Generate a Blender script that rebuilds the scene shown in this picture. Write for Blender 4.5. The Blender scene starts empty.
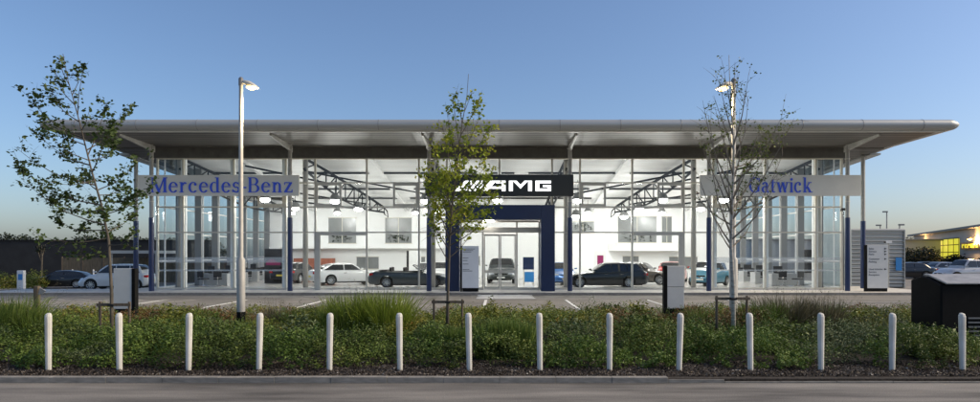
import bpy, bmesh, math, random
import numpy as np
from mathutils import Vector, Matrix
R = math.radians
random.seed(7)
rng = np.random.default_rng(11)
scene = bpy.context.scene
C = scene.collection
CX, HZ, F, EYE = 499.5, 254.0, 653.0, 2.1

def P(px, py, D):
    return Vector(((px-CX)*D/F, D, EYE+(HZ-py)*D/F))
def X_(px, D): return (px-CX)*D/F
def Z_(py, D): return EYE+(HZ-py)*D/F

# ------------------------------------------------------------------ materials
MATS = {}
def _new(name):
    m = bpy.data.materials.new(name); m.use_nodes = True
    nt = m.node_tree; b = nt.nodes['Principled BSDF']
    MATS[name] = m
    return m, nt, b
def mat(name, col, rough=0.6, metal=0.0, var=0.0, scale=4.0, bump=0.0, spec=0.5, coat=0.0, stretch=(1,1,1), col2=None, detail=6):
    m, nt, b = _new(name)
    b.inputs['Roughness'].default_value = rough
    b.inputs['Metallic'].default_value = metal
    b.inputs['Specular IOR Level'].default_value = spec
    b.inputs['Coat Weight'].default_value = coat
    b.inputs['Base Color'].default_value = (*col, 1)
    if var > 0 or bump > 0 or col2:
        tc = nt.nodes.new('ShaderNodeTexCoord'); mp = nt.nodes.new('ShaderNodeMapping')
        mp.inputs['Scale'].default_value = stretch
        nt.links.new(tc.outputs['Object'], mp.inputs['Vector'])
        n = nt.nodes.new('ShaderNodeTexNoise'); n.inputs['Scale'].default_value = scale; n.inputs['Detail'].default_value = detail
        nt.links.new(mp.outputs['Vector'], n.inputs['Vector'])
        cr = nt.nodes.new('ShaderNodeValToRGB')
        cr.color_ramp.elements[0].position = 0.3; cr.color_ramp.elements[1].position = 0.7
        c2 = col2 if col2 else tuple(c*(1+var) for c in col)
        c1 = col if col2 else tuple(c*(1-var) for c in col)
        cr.color_ramp.elements[0].color = (*c1, 1); cr.color_ramp.elements[1].color = (*c2, 1)
        nt.links.new(n.outputs['Fac'], cr.inputs['Fac']); nt.links.new(cr.outputs['Color'], b.inputs['Base Color'])
        if bump > 0:
            bp = nt.nodes.new('ShaderNodeBump'); bp.inputs['Strength'].default_value = bump; bp.inputs['Distance'].default_value = 0.02
            nt.links.new(n.outputs['Fac'], bp.inputs['Height']); nt.links.new(bp.outputs['Normal'], b.inputs['Normal'])
    return m
def emis(name, col, s):
    m, nt, b = _new(name)
    b.inputs['Base Color'].default_value = (*col, 1)
    b.inputs['Emission Color'].default_value = (*col, 1); b.inputs['Emission Strength'].default_value = s
    return m
def glassmat(name, tint=(0.9,0.95,0.96), refl=0.12):
    m, nt, b = _new(name); nt.nodes.remove(b)
    out = nt.nodes['Material Output']
    t = nt.nodes.new('ShaderNodeBsdfTransparent'); t.inputs['Color'].default_value = (*tint, 1)
    g = nt.nodes.new('ShaderNodeBsdfGlossy'); g.inputs['Roughness'].default_value = 0.015
    lw = nt.nodes.new('ShaderNodeLayerWeight'); lw.inputs['Blend'].default_value = 0.5
    fr = nt.nodes.new('ShaderNodeMath'); fr.operation = 'POWER'; fr.inputs[1].default_value = 5.0
    nt.links.new(lw.outputs['Facing'], fr.inputs[0])
    mth = nt.nodes.new('ShaderNodeMath'); mth.operation = 'MULTIPLY_ADD'; mth.inputs[1].default_value = 0.5; mth.inputs[2].default_value = refl*0.15
    mx = nt.nodes.new('ShaderNodeMixShader')
    nt.links.new(fr.outputs[0], mth.inputs[0]); nt.links.new(mth.outputs[0], mx.inputs[0])
    nt.links.new(t.outputs[0], mx.inputs[1]); nt.links.new(g.outputs[0], mx.inputs[2])
    nt.links.new(mx.outputs[0], out.inputs['Surface'])
    return m
def leafmat(name, ramp, rough=0.55, trans=0.3, nscale=1.2):
    """per-leaf random colour along a ramp mixed with a broad noise; a little light passes through"""
    m, nt, b = _new(name)
    geo = nt.nodes.new('ShaderNodeNewGeometry'); tc = nt.nodes.new('ShaderNodeTexCoord')
    n = nt.nodes.new('ShaderNodeTexNoise'); n.inputs['Scale'].default_value = nscale; n.inputs['Detail'].default_value = 3
    nt.links.new(tc.outputs['Object'], n.inputs['Vector'])
    a = nt.nodes.new('ShaderNodeMath'); a.operation = 'MULTIPLY'; a.inputs[1].default_value = 0.45
    nt.links.new(geo.outputs['Random Per Island'], a.inputs[0])
    c = nt.nodes.new('ShaderNodeMath'); c.operation = 'MULTIPLY_ADD'; c.inputs[1].default_value = 1.5; c.inputs[2].default_value = -0.48
    nt.links.new(n.outputs['Fac'], c.inputs[0])
    s = nt.nodes.new('ShaderNodeMath'); s.operation = 'ADD'
    nt.links.new(a.outputs[0], s.inputs[0]); nt.links.new(c.outputs[0], s.inputs[1])
    cr = nt.nodes.new('ShaderNodeValToRGB')
    while len(cr.color_ramp.elements) < len(ramp): cr.color_ramp.elements.new(0.5)
    for i, (p, col) in enumerate(ramp):
        cr.color_ramp.elements[i].position = p; cr.color_ramp.elements[i].color = (*col, 1)
    nt.links.new(s.outputs[0], cr.inputs['Fac'])
    nt.links.new(cr.outputs['Color'], b.inputs['Base Color']); b.inputs['Roughness'].default_value = rough
    b.inputs['Specular IOR Level'].default_value = 0.3
    tr = nt.nodes.new('ShaderNodeBsdfTranslucent'); nt.links.new(cr.outputs['Color'], tr.inputs['Color'])
    mx = nt.nodes.new('ShaderNodeMixShader'); mx.inputs[0].default_value = trans
    nt.links.new(b.outputs[0], mx.inputs[1]); nt.links.new(tr.outputs[0], mx.inputs[2])
    nt.links.new(mx.outputs[0], nt.nodes['Material Output'].inputs['Surface'])
    return m

def asphalt(name, c, stain=0.25, tracks=False):
    m, nt, b = _new(name)
    b.inputs['Roughness'].default_value = 0.8
    tc = nt.nodes.new('ShaderNodeTexCoord')
    n1 = nt.nodes.new('ShaderNodeTexNoise'); n1.inputs['Scale'].default_value = 60; n1.inputs['Detail'].default_value = 4
    mp = nt.nodes.new('ShaderNodeMapping'); mp.inputs['Scale'].default_value = (0.18, 1.1, 1) if tracks else (0.35, 0.7, 1)
    n2 = nt.nodes.new('ShaderNodeTexNoise'); n2.inputs['Scale'].default_value = 1.0; n2.inputs['Detail'].default_value = 7; n2.inputs['Roughness'].default_value = 0.62
    v = nt.nodes.new('ShaderNodeTexVoronoi'); v.inputs['Scale'].default_value = 90
    nt.links.new(tc.outputs['Object'], n1.inputs['Vector']); nt.links.new(tc.outputs['Object'], mp.inputs['Vector']); nt.links.new(tc.outputs['Object'], v.inputs['Vector'])
    nt.links.new(mp.outputs[0], n2.inputs['Vector'])
    cr = nt.nodes.new('ShaderNodeValToRGB'); e = cr.color_ramp.elements
    e[0].position = 0.36; e[1].position = 0.64
    e[0].color = (*[x*(1-stain) for x in c], 1); e[1].color = (*[x*(1+stain) for x in c], 1)
    nt.links.new(n2.outputs['Fac'], cr.inputs['Fac'])
    mx = nt.nodes.new('ShaderNodeMix'); mx.data_type = 'RGBA'; mx.blend_type = 'MULTIPLY'; mx.inputs[0].default_value = 0.8
    cr2 = nt.nodes.new('ShaderNodeValToRGB'); cr2.color_ramp.elements[0].position = 0.3; cr2.color_ramp.elements[1].position = 0.75
    cr2.color_ramp.elements[0].color = (0.55,0.55,0.55,1); cr2.color_ramp.elements[1].color = (1.45,1.42,1.35,1)
    nt.links.new(n1.outputs['Fac'], cr2.inputs['Fac'])
    nt.links.new(cr.outputs['Color'], mx.inputs[6]); nt.links.new(cr2.outputs['Color'], mx.inputs[7])
    nt.links.new(mx.outputs[2], b.inputs['Base Color'])
    bp = nt.nodes.new('ShaderNodeBump'); bp.inputs['Strength'].default_value = 0.5; bp.inputs['Distance'].default_value = 0.006
    nt.links.new(v.outputs['Distance'], bp.inputs['Height']); nt.links.new(bp.outputs[0], b.inputs['Normal'])
    return m

def striped(name, c1, c2, scale, axis='Y', rough=0.45, metal=0.3, lo=0.06):
    """boards or louvres: narrow dark joints across one axis of the object"""
    m, nt, b = _new(name)
    b.inputs['Roughness'].default_value = rough; b.inputs['Metallic'].default_value = metal
    tc = nt.nodes.new('ShaderNodeTexCoord'); sp = nt.nodes.new('ShaderNodeSeparateXYZ')
    nt.links.new(tc.outputs['Object'], sp.inputs[0])
    mu = nt.nodes.new('ShaderNodeMath'); mu.operation = 'MULTIPLY'; mu.inputs[1].default_value = scale
    nt.links.new(sp.outputs[axis], mu.inputs[0])
    fr = nt.nodes.new('ShaderNodeMath'); fr.operation = 'FRACT'; nt.links.new(mu.outputs[0], fr.inputs[0])
    cr = nt.nodes.new('ShaderNodeValToRGB'); cr.color_ramp.interpolation = 'CONSTANT'
    cr.color_ramp.elements[0].color = (*c2, 1); cr.color_ramp.elements[1].position = lo; cr.color_ramp.elements[1].color = (*c1, 1)
    nt.links.new(fr.outputs[0], cr.inputs['Fac'])
    n = nt.nodes.new('ShaderNodeTexNoise'); n.inputs['Scale'].default_value = 0.7; n.inputs['Detail'].default_value = 5
    mp = nt.nodes.new('ShaderNodeMapping'); mp.inputs['Scale'].default_value = (0.3, 3, 1)
    nt.links.new(tc.outputs['Object'], mp.inputs[0]); nt.links.new(mp.outputs[0], n.inputs['Vector'])
    cr2 = nt.nodes.new('ShaderNodeValToRGB'); cr2.color_ramp.elements[0].position = 0.3; cr2.color_ramp.elements[1].position = 0.7
    cr2.color_ramp.elements[0].color = (0.75,0.75,0.75,1); cr2.color_ramp.elements[1].color = (1.2,1.2,1.2,1)
    nt.links.new(n.outputs['Fac'], cr2.inputs['Fac'])
    mx = nt.nodes.new('ShaderNodeMix'); mx.data_type = 'RGBA'; mx.blend_type = 'MULTIPLY'; mx.inputs[0].default_value = 1
    nt.links.new(cr.outputs['Color'], mx.inputs[6]); nt.links.new(cr2.outputs['Color'], mx.inputs[7])
    nt.links.new(mx.outputs[2], b.inputs['Base Color'])
    return m

M = MATS
asphalt('road', (0.178,0.166,0.150), 0.60, True)
asphalt('yard', (0.215,0.20,0.178), 0.22)
mat('kerb', (0.23,0.215,0.19), 0.85, var=0.25, scale=5, bump=0.4, stretch=(1,1,3))
mat('paving', (0.58,0.55,0.49), 0.75, var=0.12, scale=2.5)
mat('paint', (0.75,0.75,0.72), 0.6, var=0.15, scale=9)
mat('paint_worn', (0.42,0.41,0.38), 0.7, var=0.2, scale=6)
mat('soil', (0.035,0.027,0.02), 0.95, var=0.5, scale=20, bump=0.8)
mat('chips', (0.10,0.08,0.065), 0.8)
leafmat('chip', [(0.0,(0.02,0.017,0.014)),(0.5,(0.06,0.047,0.038)),(0.8,(0.17,0.145,0.12)),(1,(0.6,0.57,0.52))], trans=0.0, nscale=5)
mat('floor', (0.55,0.53,0.50), 0.18, var=0.05, scale=1)
mat('white_wall', (0.82,0.82,0.81), 0.8, var=0.02, scale=0.5)
mat('ceiling', (0.62,0.62,0.61), 0.6, var=0.10, scale=0.6, stretch=(0.5,2,1))
mat('slot', (0.02,0.02,0.022), 0.5)
striped('soffit', (0.15,0.137,0.12), (0.008,0.007,0.006), 1.9, 'Y', 0.5, 0.1, 0.22)
striped('soffit_side', (0.13,0.125,0.11), (0.05,0.05,0.045), 1.6, 'Y', 0.45, 0.25, 0.2)
mat('bulkhead', (0.125,0.125,0.115), 0.5, 0.2, var=0.15, scale=3)
mat('fascia', (0.42,0.43,0.42), 0.42, 0.35, var=0.06, scale=1.2, stretch=(0.15,1,1))
mat('roof_sheet', (0.30,0.31,0.31), 0.5, 0.5)
mat('alu', (0.60,0.565,0.48), 0.45, 0.15, var=0.05)
mat('alu_dark', (0.2,0.2,0.2), 0.5, 0.3)
mat('galv', (0.40,0.39,0.36), 0.55, 0.2, var=0.12, scale=6)
mat('blue_col', (0.008,0.026,0.10), 0.3, 0.1, coat=0.3)
mat('navy', (0.008,0.022,0.075), 0.35, 0.1, var=0.1, scale=1)
mat('steel_dark', (0.012,0.012,0.014), 0.7, spec=0.2)
mat('inner_col', (0.42,0.40,0.37), 0.5, 0.2)
mat('fin', (0.24,0.245,0.25), 0.5, 0.2)
glassmat('glass', (0.93,0.96,0.97), 0.15)
glassmat('glass_side', (0.93,0.97,1.0), 0.05)
mat('sign_grey', (0.78,0.74,0.63), 0.5, 0.0, var=0.05, scale=1)
mat('sign_black', (0.010,0.012,0.009), 0.35)
mat('letter_blue', (0.045,0.11,0.72), 0.4)
mat('letter_shadow', (0.5,0.5,0.5), 0.5)
emis('letter_white', (1,1,1), 1.3)
mat('letter_dark', (0.03,0.03,0.035), 0.6)
mat('white_paint', (0.74,0.74,0.73), 0.45, var=0.05, scale=2)
mat('totem_face', (0.62,0.62,0.60), 0.5, 0.1, var=0.04)
mat('bollard', (0.70,0.69,0.64), 0.7, col2=(0.50,0.48,0.42), scale=6, detail=10, stretch=(1,1,0.5), bump=0.15)
mat('black_plastic', (0.005,0.005,0.005), 0.7, var=0.3, scale=8, spec=0.15)
mat('bin_lid', (0.30,0.30,0.30), 0.5, 0.1, var=0.2, scale=6)
mat('black_rubber', (0.012,0.012,0.012), 0.8)
mat('wood', (0.13,0.10,0.07), 0.85, var=0.3, scale=6, stretch=(4,4,0.5), bump=0.4)
mat('bark', (0.10,0.085,0.065), 0.9, var=0.35, scale=14, stretch=(1,1,0.4), bump=0.6)
mat('birch', (0.52,0.50,0.45), 0.8, col2=(0.24,0.22,0.19), scale=9, stretch=(0.6,0.6,3), bump=0.5)
mat('twig', (0.19,0.16,0.125), 0.8)
mat('chrome', (0.7,0.7,0.72), 0.15, 0.95)
mat('rim', (0.55,0.56,0.58), 0.25, 0.8)
mat('tyre', (0.012,0.012,0.012), 0.75)
mat('car_glass', (0.02,0.022,0.025), 0.06, 0.0, spec=0.8)
mat('tail_red', (0.45,0.01,0.01), 0.25)
mat('headlamp', (0.6,0.62,0.65), 0.1, 0.3)
for nme, c in dict(white=(0.72,0.72,0.71), black=(0.008,0.009,0.011), grey=(0.06,0.07,0.072), silver=(0.42,0.43,0.45), red=(0.42,0.02,0.015), blue=(0.05,0.16,0.42), teal=(0.04,0.17,0.25), bronze=(0.10,0.085,0.07)).items():
    mat('car_'+nme, c, 0.28, 0.25 if nme in ('grey','silver','bronze','blue') else 0.0, coat=0.7)
mat('plate', (0.75,0.75,0.7), 0.4)
mat('plate_y', (0.75,0.6,0.1), 0.4)
mat('leather', (0.05,0.04,0.035), 0.6)
mat('desk', (0.42,0.43,0.44), 0.4)
mat('chair', (0.015,0.015,0.018), 0.6)
mat('poster', (0.012,0.012,0.014), 0.3, col2=(0.05,0.05,0.06), scale=1.5)
mat('magenta', (0.25,0.02,0.10), 0.3)
mat('brick', (0.30,0.10,0.06), 0.8, var=0.2, scale=8)
mat('office_glass', (0.22,0.23,0.23), 0.2, var=0.2, scale=0.8)
mat('fence_wood', (0.13,0.105,0.07), 0.85, var=0.35, scale=3, stretch=(3,1,0.5))
mat('dark_wall', (0.022,0.022,0.022), 0.8, var=0.3, scale=1)
mat('clad', (0.42,0.43,0.42), 0.55, 0.2, var=0.08, scale=0.5)
striped('louvre', (0.5,0.5,0.47), (0.06,0.06,0.06), 4.2, 'Z', 0.5, 0.3, 0.3)
emis('yellow_window', (0.60,0.55,0.03), 0.75)
emis('lamp_orange', (1.0,0.55,0.14), 4)
emis('lamp_warm', (1.0,0.74,0.30), 1.8)
emis('lamp_white', (1.0,0.97,0.92), 30)
mat('sign_blue', (0.03,0.22,0.55), 0.4)
emis('sign_red', (0.8,0.09,0.02), 0.8)
leafmat('leaf_maple', [(0.0,(0.03,0.05,0.016)),(0.5,(0.062,0.10,0.026)),(1,(0.13,0.17,0.05))], trans=0.25)
leafmat('leaf_field', [(0.0,(0.10,0.15,0.018)),(0.4,(0.22,0.29,0.03)),(0.8,(0.42,0.43,0.05)),(1,(0.50,0.38,0.06))], trans=0.4)
leafmat('leaf_birch', [(0.0,(0.04,0.06,0.015)),(0.5,(0.09,0.13,0.03)),(1,(0.24,0.27,0.05))], trans=0.3)
leafmat('leaf_cover', [(0.0,(0.02,0.036,0.009)),(0.4,(0.06,0.092,0.018)),(0.75,(0.14,0.185,0.036)),(1,(0.25,0.28,0.075))], trans=0.15, nscale=0.9)
leafmat('leaf_gold', [(0.0,(0.07,0.10,0.018)),(0.45,(0.17,0.20,0.032)),(0.8,(0.30,0.27,0.045)),(1,(0.32,0.15,0.035))], trans=0.15, nscale=1.3)
leafmat('leaf_red', [(0.0,(0.05,0.055,0.02)),(0.4,(0.13,0.10,0.035)),(0.7,(0.24,0.11,0.045)),(1,(0.16,0.20,0.05))], trans=0.15, nscale=1.3)
leafmat('leaf_silver', [(0.0,(0.03,0.05,0.02)),(0.5,(0.095,0.13,0.05)),(1,(0.21,0.24,0.11))], trans=0.1, nscale=1.4)
leafmat('leaf_bright', [(0.0,(0.035,0.065,0.012)),(0.4,(0.085,0.145,0.024)),(0.75,(0.16,0.23,0.045)),(1,(0.26,0.32,0.09))], trans=0.15, nscale=1.1)
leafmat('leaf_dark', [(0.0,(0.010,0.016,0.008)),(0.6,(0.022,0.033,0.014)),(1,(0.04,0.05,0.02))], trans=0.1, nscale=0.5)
leafmat('grass_green', [(0.0,(0.045,0.08,0.016)),(0.5,(0.11,0.17,0.03)),(1,(0.25,0.29,0.07))], trans=0.25)
leafmat('grass_lime', [(0.0,(0.09,0.14,0.017)),(0.5,(0.23,0.30,0.035)),(1,(0.42,0.45,0.09))], trans=0.3)
leafmat('grass_tan', [(0.0,(0.07,0.07,0.035)),(0.5,(0.13,0.12,0.07)),(1,(0.22,0.19,0.12))], trans=0.15)

# ------------------------------------------------------------------ mesh helpers
def root_loc(o):
    while o.parent: o = o.parent
    return o.location.copy()
def tag(o, label=None, cat=None, group=None, kind=None):
    if label: o['label'] = label
    if cat: o['category'] = cat
    if group: o['group'] = group
    if kind: o['kind'] = kind
    return o
def thing(name, label, cat, loc=(0,0,0), rz=0, group=None):
    o = bpy.data.objects.new(name, None); C.objects.link(o); o.empty_display_size = 0.2
    o.location = loc; o.rotation_euler = (0,0,rz)
    return tag(o, label, cat, group)
class MB:
    def __init__(s): s.v = []; s.f = []
    def add(s, vs, fs):
        n = len(s.v); s.v += [tuple(v) for v in vs]; s.f += [tuple(i+n for i in f) for f in fs]; return s
    def box(s, x0, x1, y0, y1, z0, z1):
        return s.add([(x0,y0,z0),(x1,y0,z0),(x1,y1,z0),(x0,y1,z0),(x0,y0,z1),(x1,y0,z1),(x1,y1,z1),(x0,y1,z1)],
              [(0,3,2,1),(4,5,6,7),(0,1,5,4),(1,2,6,5),(2,3,7,6),(3,0,4,7)])
    def prism(s, poly, y0, y1):     # polygon in the XZ plane, pushed along Y
        n = len(poly)
        vs = [(x,y0,z) for x,z in poly]+[(x,y1,z) for x,z in poly]
        fs = [tuple(range(n)), tuple(range(2*n-1,n-1,-1))]+[(i,(i+n),(i+1)%n+n,(i+1)%n) for i in range(n)]
        return s.add(vs, fs)
    def prism_x(s, poly, x0, x1):   # polygon in the YZ plane
        n = len(poly)
        vs = [(x0,y,z) for y,z in poly]+[(x1,y,z) for y,z in poly]
        fs = [tuple(range(n)), tuple(range(2*n-1,n-1,-1))]+[(i,(i+1)%n,(i+1)%n+n,i+n) for i in range(n)]
        return s.add(vs, fs)
    def prism_z(s, poly, z0, z1):
        n = len(poly)
        vs = [(x,y,z0) for x,y in poly]+[(x,y,z1) for x,y in poly]
        fs = [tuple(range(n-1,-1,-1)), tuple(range(n,2*n))]+[(i,(i+1)%n,(i+1)%n+n,i+n) for i in range(n)]
        return s.add(vs, fs)
    def tube(s, pts, rad, n=8, cap=True):
        pts = [Vector(p) for p in pts]
        if not hasattr(rad, '__len__'): rad = [rad]*len(pts)
        base = len(s.v); up = Vector((0.3,0.9,0.2)).normalized()
        for i, p in enumerate(pts):
            d = (pts[min(i+1,len(pts)-1)]-pts[max(i-1,0)])
            d = d.normalized() if d.length > 1e-9 else Vector((0,0,1))
            a = d.cross(up)
            if a.length < 1e-3: a = d.cross(Vector((1,0,0)))
            a.normalize(); b = d.cross(a)
            for k in range(n):
                t = 2*math.pi*k/n
                s.v.append(tuple(p+(a*math.cos(t)+b*math.sin(t))*rad[i]))
        for i in range(len(pts)-1):
            for k in range(n):
                q = base+i*n; s.f.append((q+k, q+(k+1)%n, q+n+(k+1)%n, q+n+k))
        if cap:
            s.f.append(tuple(base+k for k in range(n-1,-1,-1))); q = base+(len(pts)-1)*n
            s.f.append(tuple(q+k for k in range(n)))
        return s
    def lathe(s, prof, c=(0,0,0), n=16, axis='z'):
        base = len(s.v)
        for r, h in prof:
            for k in range(n):
                t = 2*math.pi*k/n; a, b = r*math.cos(t), r*math.sin(t)
                if axis == 'z': s.v.append((c[0]+a, c[1]+b, c[2]+h))
                elif axis == 'y': s.v.append((c[0]+a, c[1]+h, c[2]+b))
                else: s.v.append((c[0]+h, c[1]+a, c[2]+b))
        for i in range(len(prof)-1):
            for k in range(n):
                q = base+i*n; s.f.append((q+k, q+(k+1)%n, q+n+(k+1)%n, q+n+k))
        s.f.append(tuple(base+k for k in range(n-1,-1,-1))); q = base+(len(prof)-1)*n
        s.f.append(tuple(q+k for k in range(n)))
        return s
    def loft(s, rings, closed=True, cap=True):
        base = len(s.v); n = len(rings[0])
        for r in rings: s.v += [tuple(p) for p in r]
        for i in range(len(rings)-1):
            for k in range(n if closed else n-1):
                q = base+i*n; s.f.append((q+k, q+(k+1)%n, q+n+(k+1)%n, q+n+k))
        if cap and closed:
            s.f.append(tuple(base+k for k in range(n-1,-1,-1))); q = base+(len(rings)-1)*n
            s.f.append(tuple(q+k for k in range(n)))
        return s
    def build(s, name, m, parent=None, smooth=False, at=None, bevel=0):
        me = bpy.data.meshes.new(name)
        off = root_loc(parent) if parent else Vector(at if at else (0,0,0))
        me.from_pydata([(v[0]-off.x, v[1]-off.y, v[2]-off.z) for v in s.v], [], s.f); me.update()
        bm = bmesh.new(); bm.from_mesh(me); bmesh.ops.recalc_face_normals(bm, faces=bm.faces); bm.to_mesh(me); bm.free()
        me.materials.append(M[m] if isinstance(m, str) else m)
        if smooth: me.shade_smooth()
        o = bpy.data.objects.new(name, me); C.objects.link(o)
        if parent: o.parent = parent
        else: o.location = off
        if bevel:
            b = o.modifiers.new('bevel', 'BEVEL'); b.width = bevel; b.segments = 2; b.limit_method = 'ANGLE'
        return o
def box(name, m, x0,x1,y0,y1,z0,z1, parent=None, bevel=0, at=None):
    return MB().box(x0,x1,y0,y1,z0,z1).build(name, m, parent, bevel=bevel, at=at)
def copy_tree(o, parent=None):
    c = o.copy(); C.objects.link(c); c.parent = parent
    for ch in list(o.children): copy_tree(ch, c)
    return c
def structure(o): o['kind'] = 'structure'; return o

def nmesh(name, V, Fq, m, parent=None, at=(0,0,0), smooth=False):
    """big numpy mesh; Fq is (n,k) faces of one size"""
    off = np.array(root_loc(parent) if parent else at, dtype=np.float64)
    V = (V-off).astype(np.float32); k = Fq.shape[1]
    me = bpy.data.meshes.new(name)
    me.vertices.add(len(V)); me.vertices.foreach_set('co', V.ravel())
    me.loops.add(Fq.size); me.loops.foreach_set('vertex_index', Fq.ravel().astype(np.int32))
    me.polygons.add(len(Fq)); me.polygons.foreach_set('loop_start', np.arange(0, Fq.size, k, dtype=np.int32))
    me.update(calc_edges=True); me.validate()
    me.materials.append(M[m])
    if smooth: me.shade_smooth()
    o = bpy.data.objects.new(name, me); C.objects.link(o)
    if parent: o.parent = parent
    else: o.location = off.tolist()
    return o
def leaves(name, cen, size, m, parent=None, at=(0,0,0), upbias=0.6, aspect=0.55, fold=0.25):
    """one folded rhombic leaf per centre"""
    n = len(cen); cen = np.asarray(cen, float)
    d = rng.normal(size=(n,3)); d[:,2] = d[:,2]*0.6
    d /= np.linalg.norm(d, axis=1)[:,None]
    nr = rng.normal(size=(n,3)); nr[:,2] = np.abs(nr[:,2])+upbias*2
    w = np.cross(d, nr); w /= np.linalg.norm(w, axis=1)[:,None]+1e-9
    up = np.cross(w, d)
    size = np.broadcast_to(np.asarray(size, float), (n,))[:,None]*rng.uniform(0.65,1.3,(n,1))
    a = cen-d*size*0.5; b = cen+w*size*aspect*0.5+up*size*fold*0.3; c = cen+d*size*0.5; e = cen-w*size*aspect*0.5+up*size*fold*0.3
    V = np.stack([a,b,c,e],1).reshape(-1,3)
    return nmesh(name, V, np.arange(4*n).reshape(-1,4), m, parent, at)
def blades(name, roots, tips, width, m, parent=None, at=(0,0,0), droop=0.15):
    """grass blades: three-segment strips from root to tip"""
    roots = np.asarray(roots,float); tips = np.asarray(tips,float); n = len(roots)
    ax = tips-roots; side = np.cross(ax, rng.normal(size=(n,3))); side /= np.linalg.norm(side,axis=1)[:,None]+1e-9
    wd = np.broadcast_to(np.asarray(width,float),(n,))[:,None]
    out = ax.copy(); out[:,2] = 0
    P0 = roots; P1 = roots+ax*0.4+np.array([0,0,1])*0.1*np.linalg.norm(ax,axis=1)[:,None]-out*0.12; P2 = roots+ax*0.78+np.array([0,0,1])*0.06*np.linalg.norm(ax,axis=1)[:,None]
    P3 = tips-np.array([0,0,1])*droop*np.linalg.norm(out,axis=1)[:,None]
    V = np.stack([P0-side*wd*.4,P0+side*wd*.4,P1-side*wd*.5,P1+side*wd*.5,P2-side*wd*.35,P2+side*wd*.35,P3-side*wd*.05,P3+side*wd*.05],1).reshape(-1,3)
    b = (np.arange(n)*8)[:,None]
    Fq = np.concatenate([b+np.array([[0,1,3,2]]), b+np.array([[2,3,5,4]]), b+np.array([[4,5,7,6]])],1).reshape(-1,4)
    return nmesh(name, V, Fq, m, parent, at)
def vnoise(x, y, s, seed=0):
    """smooth value noise on arrays"""
    r = np.random.default_rng(seed); G = r.random((64,64))
    x = np.asarray(x)/s+100; y = np.asarray(y)/s+100
    xi = np.floor(x).astype(int); yi = np.floor(y).astype(int); fx = x-xi; fy = y-yi
    fx = fx*fx*(3-2*fx); fy = fy*fy*(3-2*fy); g = lambda a,b: G[a%64, b%64]
    return (g(xi,yi)*(1-fx)+g(xi+1,yi)*fx)*(1-fy)+(g(xi,yi+1)*(1-fx)+g(xi+1,yi+1)*fx)*fy

# ------------------------------------------------------------------ ground
def gz(x, y):
    a = min(max((-x-21)/6,0),1); b = min(max((y-37)/9,0),1)
    return -0.5*a*a*(3-2*a)*b*b*(3-2*b)
xs = sorted(set([-600,-300,-150,-100]+list(range(-70,71,2))+[100,150,300,600])); ys = sorted(set([-60,-20,0,10]+list(range(20,80,2))+[100,150,250,450,900]))
g = MB()
for y in ys:
    for x in xs: g.v.append((x, y, gz(x,y)-0.012))
nx = len(xs)
for j in range(len(ys)-1):
    for i in range(nx-1): g.f.append((j*nx+i, j*nx+i+1, (j+1)*nx+i+1, (j+1)*nx+i))
structure(g.build('ground', 'yard', smooth=True))
rd = structure(box('road', 'road', -60,60,-30,10.62,-0.1,0.0))
kb = MB()
for i in range(-40,40):
    dz = random.uniform(-.004,.004); dy = random.uniform(-.004,.004)
    kb.box(i*.915+.0015,(i+1)*.915-.0015,10.62+dy,10.76,-.1,.095+dz if i < 3 else (.06 if i == 3 else .03+dz))
structure(kb.build('kerb', 'kerb', bevel=.006)); structure(box('kerb_bedding', 'soil', -60,60,10.64,10.758,-0.1,0.07))
# rear kerb of the planting bed, its right end turning towards the forecourt
structure(box('kerb', 'kerb', -60,60,21.0,21.14,-0.1,0.10))
structure(box('planting_soil', 'soil', -60,60,10.76,21.0,-0.1,0.07))
structure(MB().prism_z([(9.6,21.14),(26,21.14),(26,23.6),(13.2,23.4),(10.4,22.2)], -0.05, 0.11).build('footpath', 'paving'))
structure(MB().prism_z([(-27,33.6),(21.5,33.6),(22.6,34.4),(23,36),(23,60),(-21,60),(-21,37.2),(-27,37.2)], -0.7, 0.11).build('pavement', 'paving'))
structure(box('kerb', 'kerb', -27,21.5,33.45,33.597,-0.1,0.115))
# painted bay lines, hatching and the crossing
mk = MB()
for x in (-15.3,-11.6,-7.95,-4.3,-0.62,3.03,6.75,10.4): mk.box(x-0.06,x+0.06,24.6,29.9,-0.005,0.004)
structure(mk.build('bay_markings', 'paint'))
mk = MB()
mk.box(-24,-16.5,29.9,30.0,-0.005,0.004); mk.box(-24,-15.2,26.3,26.4,-0.005,0.004)
for i in range(7):
    x = -23+i*1.2; mk.prism_z([(x,26.4),(x+0.1,26.4),(x+1.9,29.9),(x+1.8,29.9)], -0.005, 0.004)
mk.box(9,24,28.2,28.3,-0.005,0.004); mk.box(-14,-8,31.9,32.0,-0.005,0.004); mk.box(1.6,9,31.0,31.08,-0.005,0.004)
structure(mk.build('hatched_markings', 'paint_worn'))
structure(MB().prism_z([(-1.15,30.5),(1.75,30.5),(1.45,33.44),(-0.85,33.44)], -0.005, 0.006).build('crossing_strip', 'paint_worn'))
mk = MB()
for y in (30.6,31.45,32.35,33.0): mk.box(-1.1,1.65,y,y+0.3,0.0062,0.011)
structure(mk.build('crossing_markings', 'paint'))

# ------------------------------------------------------------------ showroom
B = thing('showroom', 'long glass fronted car showroom with wide curved silver roof and bright interior', 'building', (0,36.3,0.11))
GD = 36.3; XW = 19.0; FL = 0.13; YB = 53.5
def zc(y): return 8.0-0.126*(y-36.3)
box('floor', 'floor', -XW-.1,XW+.1,36.1,YB+.4,-0.3,FL, B)
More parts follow.
